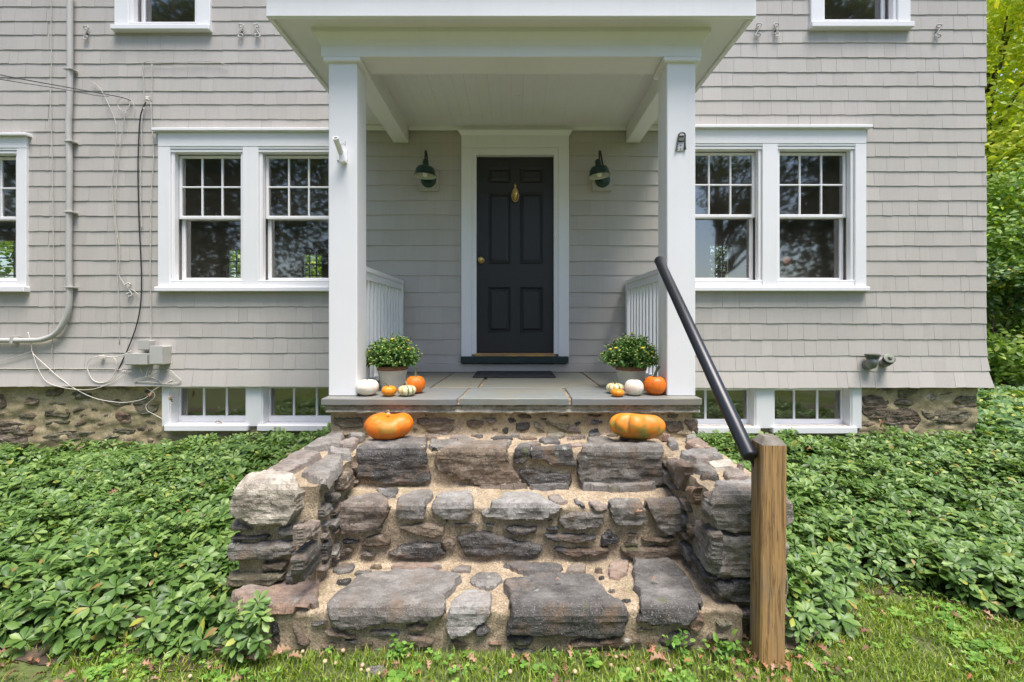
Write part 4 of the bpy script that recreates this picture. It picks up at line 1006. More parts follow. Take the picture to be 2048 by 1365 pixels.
fill('LS', lambda u, v, h: (LX1+h-.004, u, v), -2.45, -1.58, .19, .66, 700, .11, 'mbpgm', .022, 11, asp=.5, ok=okL)
fill('RS', lambda u, v, h: (RX0-h+.004, u, v), -2.55, -1.58, .19, .66, 700, .11, 'mbpgr', .022, 12, asp=.5, ok=okL)
rr = random.Random(3)
for xs__, sg in ((LX0, -1), (RX1, 1)):                 # outer faces, mostly behind the planting
    for k in range(16):
        yc, zc, a, b = -2.35+(k % 4)*.24, .12+(k//4)*.15, rr.uniform(.07, .11), rr.uniform(.035, .055)
        q = [(yc+a*math.cos(t)*rr.uniform(.8, 1.1), zc+b*math.sin(t)*rr.uniform(.8, 1.1)) for t in np.linspace(0, 5.6, 9)]
        stone(q, (lambda X0, s: lambda u, v, h: (X0+s*h, u, v))(xs__, sg), steps, SC[rr.choice('ggdbp')], .02, .02, .01, res=.02, sd_=k)

# lichen crusts on the lower step
# ============================================================ HANDRAIL
hr = empty('handrail', (1.08, -2.79, 0), 'black metal handrail running down from the porch column to a square wooden post', 'handrail')
px0, px1, py0, py1, pzt = 1.035, 1.137, -2.742, -2.643, .93
n = 26; V = []; Fp = []; ring = []
cxp, cyp = (px0+px1)/2, (py0+py1)/2
for j in range(n):
    z = -.06+(pzt+.06)*j/(n-1); hw = .051; ca, sa = math.cos(R(-4)), math.sin(R(-4)); b = .006
    sh = -.008*(1-z/pzt)
    for (ax, ay) in ((-hw+b,-hw),(-.2*hw,-hw-.001),(.4*hw,-hw),(hw-b,-hw),(hw,-hw+b),(hw,hw-b),(hw-b,hw),(-hw+b,hw),(-hw,hw-b),(-hw,-hw+b)):
        ax += .0018*nz((ax*30, ay*30, z*3), 1, 2); ay += .0018*nz((ax*30, ay*30, z*3+9), 1, 2)
        V.append((cxp+ax*ca-ay*sa+sh, cyp+ax*sa+ay*ca, z))
k = 10
Fp = [(j*k+i, j*k+(i+1) % k, (j+1)*k+(i+1) % k, (j+1)*k+i) for j in range(n-1) for i in range(k)]
post = MB().add(V, Fp).build('post', 'post_wood', hr)
m = MB(); top = V[-10:]
tp = [(x, y, z) for x, y, z in top]; tp2 = [(cxp+(x-cxp)*.55, cyp+(y-cyp)*.55, pzt+.03) for x, y, z in top]
m.add(tp+tp2, [(i, (i+1) % k, (i+1) % k+k, i+k) for i in range(k)]+[tuple(range(k, 2*k))])
simple('weathered_wood', (.17, .15, .12), .85, 0, .4, 30, .5); m.build('post_cap', 'weathered_wood', post)
m = MB(); m.tube([P(1318, 521, -1.57), P(1499, 912, -2.70)], .0315, 20, cap=False)
a, b = P(1318, 521, -1.57), P(1499, 912, -2.70); d = (b-a).normalized()
m2 = MB(); m2.tube([a-d*.008, a-d*.006, a, b, b+d*.006, b+d*.008], [.024, .029, .0315, .0315, .029, .024], 24)
m2.build('rail', 'black_metal', hr, smooth=True)
m = MB(); m.tube([b-d*.05, (1.05, -2.66, .80)], .008, 6); m.tube([a+d*.03, (1.03, -1.53, 1.80), (1.055, -1.495, 1.79)], .008, 6); m.build('bracket', 'black_metal', hr)

# ============================================================ THINGS ON THE PORCH
def pumpkin(name, label, cat, x, Y, z0, w, h, ribs, depth, colf, stem=None, lean=(0, 0), dip=0, group=None, tilt=(0, 0), sq=1.0, n=72, groove=0.0):
    o = empty(name, (x, Y, z0), label, cat, group); m_ = 28; V = []; C = []
    for j in range(m_+1):
        ph = math.pi*j/m_; cz = -math.cos(ph)
        for k in range(n):
            a = 2*math.pi*k/n; rib = abs(math.sin(a*ribs/2+.4*math.sin(a*2)))**.55 if ribs else 1
            r = w/2*math.sin(ph)**.82*(1-depth*(1-rib)*math.sin(ph))
            zz = h/2*(1+cz*.98)
            top = max(0, cz); zz -= dip*h*math.exp(-(math.sin(ph)/.42)**2)*top+groove*h*math.exp(-((r*math.cos(a)-.015)/(w*.2))**2)*top; r *= 1+.09*groove*3*math.cos(2*a)
            if cz < -.8: zz = max(zz, .0)
            nn = 1+.02*nz((math.cos(a)*1.5, math.sin(a)*1.5, cz*1.5+x*9), 1, 3)
            V.append((r*math.cos(a)*nn, r*math.sin(a)*nn*sq, zz))
            C.append(colf(a, cz, rib, (x*3+math.cos(a)*math.sin(ph), math.sin(a)*math.sin(ph), cz)))
    from mathutils import Euler
    E = Euler((tilt[0], tilt[1], 0)).to_matrix(); V = [tuple(E @ Vector(v)) for v in V]; zmin = min(v[2] for v in V); V = [(a, b, c-zmin) for a, b, c in V]
    Fs = [(j*n+k, j*n+(k+1) % n, (j+1)*n+(k+1) % n, (j+1)*n+k) for j in range(m_) for k in range(n)]
    me = bpy.data.meshes.new('skin'); me.from_pydata(V, [], Fs); me.materials.append(MATS['pumpkin_skin'])
    at = me.attributes.new('Col', 'FLOAT_COLOR', 'POINT'); at.data.foreach_set('color', np.array([(*c, 1) for c in C], np.float32).ravel())
    me.polygons.foreach_set('use_smooth', [True]*len(me.polygons)); link(bpy.data.objects.new('skin', me), o)
    if stem:
        L, r0, mat = stem; tz = h*(1-dip*.9)-.006
        top = E @ Vector((0, 0, tz+zmin*0)); top.z -= zmin
        pts = [top+Vector((lean[0]*t*t, lean[1]*t*t, L*t)) for t in np.linspace(0, 1, 6)]
        mm = MB(); mm.tube([tuple(Vector((x, Y, z0))+p) for p in pts], [r0*1.7, r0*1.1, r0*.9, r0*.85, r0*.9, r0*1.05], 7); mm.build('stem', mat, o)
    return o
def orange(a, cz, rib, p):
    t = .5+.5*nz(p, 2.2, 3); b = (.70, .145, .006); c = (.78, .20, .01)
    return tuple(b[i]+(c[i]-b[i])*t for i in range(3))
def orange_lt(a, cz, rib, p): return tuple(c*(1+.1*nz(p, 3, 2)) for c in (.80, .27, .012))
def white(a, cz, rib, p): t = max(0, nz(p, 2, 4)); return (.82-.06*t, .76-.12*t, .66-.2*t)
def stripe(a, cz, rib, p):
    n_ = nz(p, 9, 4)
    if rib < .62+.12*n_: return (.12, .17, .05) if math.cos(a) > -.1 else (.62, .40, .10)
    if n_ > .32: return (.30, .33, .14)
    return (.80, .70, .44)
def big_orange(a, cz, rib, p):
    e = (math.cos(a)*.8*math.sqrt(max(0, 1-cz*cz)))     # greenish patch facing the steps
    t = max(0, 1-((e-.1)**2*5+(cz-.15)**2*3+(1+math.sin(a))*.9)); t = min(1, max(0, t+.9*nz(p, 4, 4)-.1))*(1 if math.sin(a) < 0 else 0)
    b = (.76, .18, .007); g = (.46, .30, .06); return tuple(b[i]+(g[i]-b[i])*min(.8, t) for i in range(3))
def big_rib(a, cz, rib, p):
    n_ = nz(p, 2.4, 4); t = min(1, max(0, .28+n_*1.4-cz*.55)); b = (.74, .24, .018); g = (.30, .26, .05)
    c = tuple(b[i]+(g[i]-b[i])*t for i in range(3))
    if rib < .3: c = tuple(c[i]*.7+(.72, .5, .2)[i]*.3 for i in range(3))
    return c
GL, GR = 'small pumpkins by the left pot', 'small pumpkins by the right pot'
pumpkin('pumpkin', 'flat white pumpkin at the foot of the left column', 'pumpkin', X(734.5, -1.47), -1.47, ZP, .158, .118, 10, .05, white, (.012, .006, 'stem_tan'), dip=.1, group=GL)
pumpkin('pumpkin', 'tiny orange pumpkin with curled stem in front of the left flower pot', 'pumpkin', X(778, -1.5), -1.50, ZP, .104, .076, 9, .12, orange_lt, (.032, .004, 'stem_green'), lean=(-.03, .0), dip=.15, group=GL)
pumpkin('gourd', 'small green and cream striped gourd in front of the left flower pot', 'gourd', X(814, -1.49), -1.49, ZP, .126, .078, 10, .16, stripe, (.04, .005, 'stem_tan'), lean=(-.012, 0), dip=.15, group=GL)
pumpkin('pumpkin', 'round orange pumpkin with upright green stem, right of the left flower pot', 'pumpkin', X(831, -1.37), -1.37, ZP, .140, .132, 12, .05, orange, (.07, .009, 'stem_green'), lean=(.004, 0), dip=.08, group=GL)
pumpkin('gourd', 'cream and green striped gourd with looped stem by the right flower pot', 'gourd', X(1230, -1.40), -1.40, ZP, .126, .082, 10, .17, stripe, (.04, .005, 'stem_green'), lean=(-.015, 0), dip=.15, group=GR)
pumpkin('pumpkin', 'tiny orange pumpkin in front of the right striped gourd', 'pumpkin', X(1235.5, -1.53), -1.53, ZP, .093, .056, 9, .07, orange_lt, dip=.1, group=GR)
pumpkin('pumpkin', 'round white pumpkin in front of the right flower pot', 'pumpkin', X(1268, -1.48), -1.48, ZP, .132, .118, 10, .035, white, (.012, .006, 'stem_tan'), dip=.08, group=GR)
pumpkin('pumpkin', 'round orange pumpkin with dark leaning stem beside the right column', 'pumpkin', X(1310, -1.45), -1.45, ZP, .156, .14, 12, .045, orange, (.078, .0105, 'stem_dark'), lean=(.028, -.01), dip=.08, group=GR)
ZT1 = .700
pumpkin('pumpkin', 'large squat orange pumpkin on the left of the top stone step', 'pumpkin', X(780, -1.74), -1.74, ZT1, .30, .178, 7, .10, big_orange, (.022, .008, 'stem_tan'), dip=.06, tilt=(.06, -.05), sq=.85, groove=.14, group='large pumpkins on the top step')
pumpkin('pumpkin', 'large ribbed orange and green pumpkin on the right of the top stone step', 'pumpkin', X(1274, -1.80), -1.80, ZT1, .350, .176, 9, .26, big_rib, None, dip=.12, tilt=(-.25, .06), sq=.8, groove=.03, group='large pumpkins on the top step')

def mum(label, x, Y, seed):
    o = empty('flower_pot', (x, Y, ZP), label, 'flower pot', 'potted chrysanthemums'); r = np.random.default_rng(seed)
    m = MB(); fn = lambda rr_, z, a: rr_*(1+.016*(math.sin(a*34) > 0)) if .01 < z < .145 else rr_
    m.lathe([(.0, .001), (.078, .001), (.080, .008), (.084, .02), (.108, .14), (.110, .147), (.1, .147)], 136, (x, Y, ZP), fn); m.build('pot', 'pot_cream', o)
    m = MB(); m.lathe([(.104, .146), (.114, .148), (.117, .155), (.117, .172), (.113, .180), (.104, .178), (.102, .165)], 48, (x, Y, ZP)); m.build('rim', 'pot_rim', o, smooth=True)
    m = MB(); m.lathe([(0, .166), (.103, .166)], 24, (x, Y, ZP)); m.build('soil', 'potting_soil', o)
    # leafy stems
    N = 340; base = []; ax = []; tips = []; mst = MB()
    for i in range(N):
        a = r.uniform(0, 2*math.pi); el = math.acos(r.uniform(.12, 1))
        Rm = .235*(1+.10*nz((math.cos(a)*2, math.sin(a)*2, seed+el), 1, 2)); rad = r.uniform(.72, 1.0)
        d = np.array((math.sin(el)*math.cos(a), math.sin(el)*math.sin(a), math.cos(el)*1.02))
        p0 = np.array((x, Y, ZP+.165)); tip = p0+d*Rm*rad*np.array((1, 1, 1.0)); tip[2] += .012
        tips.append((tip, rad, el))
        if i % 2 == 0: mst.tube([tuple(p0+(tip-p0)*.3), tuple(p0+(tip-p0)*.7+np.array((0, 0, .012))), tuple(tip)], .0016, 3, False)
        for q in range(13):
            t = r.uniform(.5, 1.0); b0_ = p0+(tip-p0)*t+r.normal(0, .010, 3); b0_[2] = max(b0_[2], ZP+.19); base.append(b0_); ax.append(d*.5+r.normal(0, .6, 3))
    mst.build('stems', 'stem_green', o, kind='stuff')
    base = np.array(base); ax = np.array(ax); nr = r.normal(0, .5, (len(base), 3))+np.array((0, -.2, 1)); Vl, Fl = instance_leaves(*OVATE, base, ax, nr, r.uniform(.018, .034, len(base)))
    fast('foliage', Vl-np.array((x, Y, ZP)), Fl, 'mum_leaf', o, kind='stuff')
    # flower buds, a few open
    mb_ = MB(); mo = MB()
    for tip, rad, el in tips:
        if rad < .84: continue
        bl = r.random() < .10 and el < 1.1
        s_ = r.uniform(.011, .016) if bl else r.uniform(.005, .0085); t = tip+np.array((0, 0, .004))
        (mo if bl else mb_).lathe([(0, -s_*.6), (s_*.8, -s_*.3), (s_, s_*.1), (s_*.6, s_*.5), (0, s_*.6)], 7, t)
    mb_.build('buds', 'bud_pale', o, kind='stuff'); mo.build('blooms', 'petal_yellow', o, kind='stuff')
mum('ribbed cream pot of yellow chrysanthemums beside the left column', X(785, -1.17), -1.17, 3)
mum('ribbed cream pot of yellow chrysanthemums beside the right column', X(1262, -1.17), -1.17, 8)

# door mat
mt = empty('door_mat', (.01, -.27, ZP), 'black rubber door mat on the flagstones before the front door', 'door mat')
x0, x1, y0, y1 = X(945, -.5), X(1112, -.5), -.50, -.06
MB().bbox(x0, x1, y0, y1, ZP+.001, ZP+.014, .004).build('base', 'rubber', mt)
m = MB()
for k in range(9): yy = y0+.06+k*.04; m.tube([(x0+.06+.015*math.sin(i*.7+k), yy+.012*math.sin(i*1.1+k*2), ZP+.015) for i in range(0, 1)]+[(x0+.06+(x1-x0-.12)*i/40, yy+.013*math.sin(i*.9+k*1.7), ZP+.015) for i in range(41)], .005, 5)
m.build('scroll_pattern', 'rubber', mt, kind='stuff')
m = MB(); b_ = .022
m.bbox(x0+.01, x1-.01, y0+.01, y0+.01+b_, ZP+.012, ZP+.019); m.build('border', 'rubber', mt); MB().bbox(x0+.01, x1-.01, y1-.01-b_, y1-.01, ZP+.012, ZP+.019).build('border', 'rubber', mt)
MB().bbox(x0+.01, x0+.01+b_, y0+.035, y1-.035, ZP+.012, ZP+.019).build('border', 'rubber', mt); MB().bbox(x1-.01-b_, x1-.01, y0+.035, y1-.035, ZP+.012, ZP+.019).build('border', 'rubber', mt)

# wall lamps
def lamp(label, bx, by, sxp, roll, patch):
    c = P(bx, by, -.02); o = empty('wall_lamp', (c.x, -.02, c.z), label, 'lamp', 'barn lamps beside the front door')
    MB().bbox(c.x-.1, c.x+.1, -.04, -.002, c.z-.105, c.z+.1, .006).build('mounting_block', 'shingle_paint', o)
    m = MB(); m.lathe([(0, .03), (.03, .03), (.06, .022), (.075, .008), (.077, 0)], 32); m.v = [(c.x+a, -.045-z, c.z+b) for a, b, z in m.v]; m.build('back_plate', 'green_enamel', o, smooth=True)
    s = P(sxp, 352, -.24); m = MB()
    m.tube([(c.x, -.07, c.z), (c.x, -.10, c.z+.09), (c.x*.6+s.x*.4, -.13, c.z+.20), (c.x*.3+s.x*.7, -.18, c.z+.245), (s.x, -.225, c.z+.225), (s.x, -.24, s.z+.13)], .0085, 8); m.build('arm', 'black_metal', o, smooth=True)
    ca, sa = math.cos(roll), math.sin(roll)
    def place(mm): mm.v = [(s.x+a*ca+z*sa, -.24+b, s.z-a*sa+z*ca) for a, b, z in mm.v]
    m = MB(); m.lathe([(.0, .16), (.02, .158), (.028, .15), (.030, .105), (.034, .098), (.040, .094), (.075, .082), (.092, .055), (.098, .02), (.106, .0), (.108, -.004)], 40); place(m); sh = m.build('shade', 'green_enamel', o, smooth=True)
    m = MB(); m.lathe([(.107, -.0045), (.104, .0), (.094, .02), (.088, .052), (.07, .077), (.03, .088), (0, .09)], 40); place(m); m.build('shade_lining', 'white_enamel', sh, smooth=True)
    m = MB(); m.lathe([(0, -.012), (.018, -.006), (.028, .012), (.026, .03), (.014, .055), (.012, .09)], 20); place(m); m.build('bulb', 'bulb_glass', o, smooth=True)
lamp('green barn lamp with white-lined shade on the wall left of the front door', 858, 362, 850, .05, 0)
lamp('green barn lamp with white-lined shade on the wall right of the front door', 1204, 362, 1199, -.10, 1)

# flag holder on the left column
fh_ = empty('flag_holder', P(686, 322, CYF-.004), 'white painted tilted flagpole holder screwed to the left column', 'flag holder')
m = MB(); q = P(685, 311, CYF); m.bbox(q.x-.036, q.x+.036, CYF-.007, CYF-.0005, q.z-.038, q.z+.034, .002); m.build('plate', 'white_paint', fh_)
m = MB(); a = P(683, 309, CYF-.03); b = P(671, 276, CYF-.13); a2 = a.lerp(b, .97)
m.tube([a.lerp(b, -.12), a, b], [.016, .019, .019], 16, False); dv = (b-a).normalized(); m.tube([b, b-dv*.07], [.0145, .0145], 16, False)
m.build('socket', 'white_paint', fh_, smooth=True)
m = MB(); m.tube([b, b-dv*.0005], [.019, .0145], 16, False); m.build('socket_lip', 'white_paint', fh_)
m = MB(); w0 = a.lerp(b, .62); m.tube([w0+Vector((.012, 0, 0)), w0+Vector((.045, 0, .006))], .004, 6); m.bbox(w0.x+.043, w0.x+.05, w0.y-.012, w0.y+.012, w0.z-.008, w0.z+.02); m.build('thumb_screw', 'white_paint', fh_)
m = MB(); m.prism([(a.x-.006, a.z-.06), (a.x+.03, a.z-.05), (a.x+.016, a.z+.02), (a.x-.012, a.z+.02)], CYF-.05, CYF-.004); m.build('bracket', 'white_paint', fh_)
# cleat-like bracket on the right column
bp = empty('metal_bracket', P(1361, 304, CYF), 'small worn steel hook plate with slots on the right column', 'bracket')
qq = lambda x, y: (lambda p: (p.x, p.z))(P(1320+x*80/1365, 240+y*80/1365, CYF))
MB().prism([qq(*t) for t in [(545,1075),(590,800),(610,760),(780,760),(800,860),(855,1060)]][::-1], CYF-.008, CYF-.0005).build('plate', 'steel', bp)
def strip(pts, name='rim'):
    m = MB(); m.tube([(qq(x, y)[0], CYF-.012, qq(x, y)[1]) for x, y in pts], .0058, 6); return m.build(name, 'dark_iron', bp)
strip([(530,1070),(575,860),(600,640),(620,530),(670,480),(750,465),(815,490),(838,560),(830,760),(835,900),(850,1040)])
strip([(620,745),(700,752),(785,740)], 'cross_bar'); strip([(640,590),(710,585),(790,585)], 'cross_bar')
m = MB()
for x, y, r_ in [(690,885,.0035),(690,1010,.004),(800,1005,.006),(590,1020,.003)]: u = qq(x, y); m.lathe([(0,.003),(r_,.002),(r_,0)], 8, (u[0], 0, 0)); k0 = len(m.v)-24; m.v[k0:] = [(a, CYF-.008-c, u[1]+b) for a, b, c in m.v[k0:]]
m.build('screws', 'dark_iron', bp, kind='stuff')

# ============================================================ WALL FITTINGS
def scroll(label, x, y, flip=1, grp='iron shutter scrolls on the wall'):
    c = P(x, y, -.03); m = MB(); pts = []
    for sgn in (1, -1):
        arm = []
        for t in np.linspace(0, 1, 16):
            ang = t*1.55*math.pi; rr_ = .030*(1-.62*t); cx_, cz_ = .0, .052
            arm.append((c.x+flip*sgn*(-rr_*math.cos(ang)+.030-.024*(1-t)*0-.03), 0, c.z+sgn*(.045+rr_*math.sin(ang))))
        pts = pts+arm[::-1] if sgn == 1 else pts+[(c.x, 0, c.z)]+arm
    pts = [(a, -.032-.006*math.sin(i), z) for i, (a, b, z) in enumerate(pts)]
    m.tube(pts, .0062, 6); o = m.build('shutter_hook', 'box_paint', None, smooth=True, label=label, cat='hook', group=grp)
    mm = MB(); mm.tube([(c.x, -.03, c.z), (c.x, .0, c.z)], .008, 6); recenter(o); mm.build('pin', 'dark_iron', o)
    return o
scroll('iron shutter scroll beside the grey conduit, upper left', 172, 66, -1); scroll('left iron shutter scroll of the pair right of the upper left window', 482, 62, -1); scroll('right iron shutter scroll of the pair right of the upper left window', 514, 62, 1)
scroll('left iron shutter scroll of the pair left of the upper right window', 1517, 60, -1); scroll('right iron shutter scroll of the pair left of the upper right window', 1553, 60, 1); scroll('iron shutter scroll near the right corner of the house', 1877, 62, -1)
scroll('iron shutter scroll among the cables left of the double window', 258, 580, 1)

def wire(name, label, pts, r, mat, cat='cable', y=-.03, depth=None, grp='wires on the left wall', n=6, sm=True):
    q = [P(a, b, (y if depth is None else depth[i])) for i, (a, b) in enumerate(pts)]
    if sm and len(q) > 2:                       # Catmull-Rom
        o = []
        for i in range(len(q)-1):
            p0, p1, p2, p3 = q[max(i-1, 0)], q[i], q[i+1], q[min(i+2, len(q)-1)]
            for t in np.linspace(0, 1, 6)[:-1]: o.append(.5*((2*p1)+(p2-p0)*t+(2*p0-5*p1+4*p2-p3)*t*t+(-p0+3*p1-3*p2+p3)*t**3))
        q = o+[q[-1]]
    m = MB(); m.tube([tuple(p) for p in q], r*(.8 if r < .01 else 1), n); return recenter(m.build(name, mat, None, smooth=True, label=label, cat=cat, group=grp))
cdt = wire('conduit', 'thick painted grey conduit running down the wall and bending left', [(140,-12),(140,60),(140,140),(139,210),(137,260),(139,330),(138,440),(138,540),(139,590),(134,630),(115,664),(90,678),(60,681),(-20,681)], .026, 'box_paint', 'conduit', -.05, n=12)
for yy in (140, 284, 425, 575): c = P(139, yy, -.05); MB().bbox(c.x-.034, c.x+.052, -.082, -.012, c.z-.007, c.z+.007, .002).build('strap', 'box_paint', cdt)
c = P(28, 681, -.05); MB().bbox(c.x-.012, c.x+.012, -.082, -.012, c.z-.032, c.z+.045, .002).build('strap', 'box_paint', cdt)
wire('cable', 'thin painted cable hanging straight down left of the conduit', [(103,-8),(102,60),(103,120),(101,200),(104,300),(106,420),(107,540),(108,640),(104,705),(110,745)], .0042, 'cable_beige')
wire('cable', 'longer of two thin cables looping down from the service wires', [(181,165),(190,168),(205,185),(228,235),(233,262),(231,300),(226,345),(224,375),(228,430),(233,480),(234,540),(237,600),(239,690)], .0042, 'cable_beige')
wire('cable', 'shorter of two thin cables, ending at the scroll hook', [(252,222),(245,262),(238,310),(234,360),(231,400),(231,440),(235,470),(240,510),(237,545),(246,565),(256,576),(268,582),(277,590)], .0045, 'cable_beige')
wire('cable', 'black cable hanging down the wall into the utility boxes', [(292,204),(284,222),(280,240),(277,290),(276,350),(278,440),(281,500),(283,560),(281,610),(272,655),(255,700),(236,741)], .007, 'cable_black')
wire('cable', 'painted cable dropping to the tall utility box beside the double window', [(302,205),(303,240),(307,300),(306,340),(302,400),(301,480),(300,560),(302,620),(302,690)], .0055, 'cable_beige')
wire('cable', 'painted cable next to the black cable', [(288,215),(283,250),(284,300),(281,340),(281,400),(284,460)], .005, 'cable_beige')
wire('cable', 'thin wire running sideways above the left double window', [(288,214),(288,170),(287,126),(330,126),(380,124),(430,124),(455,131)], .004, 'cable_beige')
wire('cable', 'thin vertical wire above the left corner of the double window', [(304,128),(304,170),(303,205)], .004, 'cable_beige')
wire('service_wire', 'upper dark overhead service wire coming in from the left', [(262,202),(238,194),(140,176),(0,150),(-120,120)], .0055, 'cable_dark', 'wire', depth=[-.03,-.10,-.5,-1.0,-1.5])
wire('service_wire', 'lower dark overhead service wire coming in from the left', [(218,193),(190,191),(120,178),(0,159),(-120,136)], .004, 'cable_dark', 'wire', depth=[-.06,-.12,-.5,-1.0,-1.5])
wire('cable', 'small wire coil at the end of the service wires', [(262,200),(250,196),(238,200),(236,212),(244,222),(254,222),(259,212),(258,200),(268,210),(268,235)], .0035, 'cable_beige')
wire('cable', 'long slack white wire sagging across the foundation stones', [(56,665),(63,690),(66,707),(90,730),(118,755),(150,778),(190,797),(235,805),(262,804),(290,797),(308,780),(345,761)], .0045, 'cable_white', y=-.05)
wire('cable', 'loose white wire sagging from the siding near the foundation corner', [(66,707),(75,735),(95,765),(140,778),(185,779),(222,765),(248,742)], .004, 'cable_white', y=-.06)
wire('cable', 'upper of two level cables along the bottom of the siding', [(-15,738),(60,738),(150,738),(232,739),(262,746)], .0045, 'cable_beige', y=-.04)
wire('cable', 'wire slanting in from the left edge to the cable joint', [(-15,728),(20,718),(50,708),(68,703)], .004, 'cable_beige', y=-.04)
wire('cable', 'round loop of white cable left of the utility boxes', [(206,716),(222,714),(232,722),(231,742),(222,758),(205,766),(188,762),(178,748),(174,730),(182,718),(200,713),(235,714),(262,702)], .005, 'cable_white', y=-.055)
wire('cable', 'flat loop of cable under the tall utility box', [(300,742),(298,752),(320,744),(340,741),(350,750),(362,763),(340,768),(290,764),(268,762),(295,754),(315,760),(322,766)], .0045, 'cable_beige', y=-.06)
wire('cable', 'white wire curling over the stones to the cellar window frame', [(280,768),(296,779),(308,786),(309,795),(300,803),(292,812),(295,822),(310,830),(324,838)], .004, 'cable_white', y=-.03)
for k, pts in enumerate([[(254,737),(252,750),(248,757)],[(280,737),(285,748)],[(296,738),(292,752),(288,756)]]):
    wire('cable', ['short cable tail under the left end of the wide utility box','short cable tail under the middle of the wide utility box','short cable tail between the two large utility boxes'][k], pts, .004, 'cable_white', y=-.06)
def ubox(label, x0, y0, x1, y1, d, lid=True):
    a = P(x0, y1, -.02-d); b = P(x1, y0, -.02-d)
    m = MB(); m.bbox(a.x, b.x, -.02-d, -.006, a.z, b.z, .006); o = m.build('utility_box', 'box_paint', None, label=label, cat='utility box', group='utility boxes on the left wall'); recenter(o)
    if lid: MB().bbox(a.x-.004, b.x+.004, -.024-d, -.016-d, a.z+.008, b.z+.004, .003).build('cover', 'box_paint', o)
    return o
u1 = ubox('smallest of the three grey utility boxes, above the wide one', 276, 681, 297, 701, .07); u2 = ubox('wide grey utility box next to the black cable', 250, 708, 294, 731, .09); u3 = ubox('tall grey utility box beside the other two, nearest the window', 300, 693, 324, 730, .12)
m = MB()
for k in range(3): c = P(294, 714+k*7, -.06); m.box(c.x, c.x+.014, -.09, -.05, c.z-.012, c.z+.012)
m.build('hinge', 'box_paint', u2, kind='stuff')
c = P(203, 715, -.05); recenter(MB().bbox(c.x-.02, c.x+.016, -.06, -.03, c.z-.018, c.z+.022, .003).build('cable_clip', 'cable_white', None, label='small white cable splitter on the looped cables', cat='cable clip'))
ins = MB(); c = P(294, 198, -.06); ins.lathe([(0,.02),(.01,.02),(.016,.012),(.010,.004),(.018,-.006),(.018,-.016),(0,-.018)], 14, (c.x, c.y, c.z)); ins.tube([(c.x, c.y, c.z+.02), (c.x, -.01, c.z+.04)], .004, 5)
recenter(ins.build('insulator', 'cable_white', None, smooth=True, label='small white wire insulator where the cables leave the wall', cat='insulator'))

# vent pipes at the right
v1 = empty('vent_pipe', P(1745, 737, -.03), 'capped grey elbow pipe, left one of the pair low on the right wall', 'pipe', 'pipe fittings on the right wall')
m = MB(); c = P(1745, 727, -.10); m.tube([(c.x, -.0, c.z-.02), (c.x, -.06, c.z-.02), (c.x, -.085, c.z-.012), (c.x, -.10, c.z+.01), (c.x, -.10, c.z+.055)], [.048,.048,.05,.05,.05], 18); m.build('elbow', 'galvanized', v1, smooth=True)
m = MB(); m.lathe([(.052,.05),(.056,.05),(.056,.072),(.066,.076),(.066,.09),(.05,.094),(0,.094)], 18, (c.x, -.10, c.z)); m.build('cap', 'dark_iron', v1)
v2 = empty('vent_pipe', P(1768, 735, -.03), 'tilted grey pipe with screw plug, right of the pair low on the right wall', 'pipe', 'pipe fittings on the right wall')
a = P(1766, 727, -.01); b = P(1772, 725, -.08); e_ = P(1780, 717, -.15)
m = MB(); m.tube([a, a.lerp(b, .6), b, b.lerp(e_, .5)], [.042,.044,.044,.045], 18); m.build('elbow', 'galvanized', v2, smooth=True)
m = MB(); dd = (e_-b); m.tube([b+dd*.45, b+dd*.5, b+dd*.55, b+dd*.62, b+dd*.66, b+dd*.75, b+dd*.8, b+dd*.98, b+dd], [.046,.05,.05,.046,.05,.05,.046,.05,.04], 18); m.build('plug', 'dark_iron', v2)
m = MB(); f_ = e_+dd.normalized()*.006; m.box(f_.x-.014, f_.x+.014, f_.y-.014, f_.y+.014, f_.z-.004, f_.z+.012); m.build('plug_key', 'steel', v2)

# ============================================================ INSIDE (seen dimly through the glass)
sb = empty('sideboard', (3.9, 2.0, .95), 'dark sideboard inside the room behind the right window', 'sideboard')
MB().bbox(3.3, 4.5, 1.8, 2.2, 1.02, 2.26).build('carcass', 'dark_wood', sb)
for k in (0, 1): MB().bbox(3.32+k*.595, 3.9+k*.595, 1.78, 1.80, 1.1, 2.2).build('door', 'dark_wood', sb)
for xx in (3.35, 4.45):
    for yy in (1.85, 2.15): MB().box(xx-.03, xx+.03, yy-.03, yy+.03, .951, 1.02).build('leg', 'dark_wood', sb)
tl = empty('table_lamp', (3.97, 1.95, 2.26), 'small glowing orange lamp on the dark sideboard inside', 'lamp')
m = MB(); m.lathe([(.05,0),(.05,.012),(.012,.02),(.010,.05)], 16, (3.97, 1.95, 2.26)); m.build('base', 'brass', tl)
m = MB(); m.lathe([(.012,.045),(.035,.055),(.05,.085),(.046,.115),(.03,.135),(0,.138)], 20, (3.97, 1.95, 2.26)); m.build('shade', 'lamp_shade_glow', tl, smooth=True)

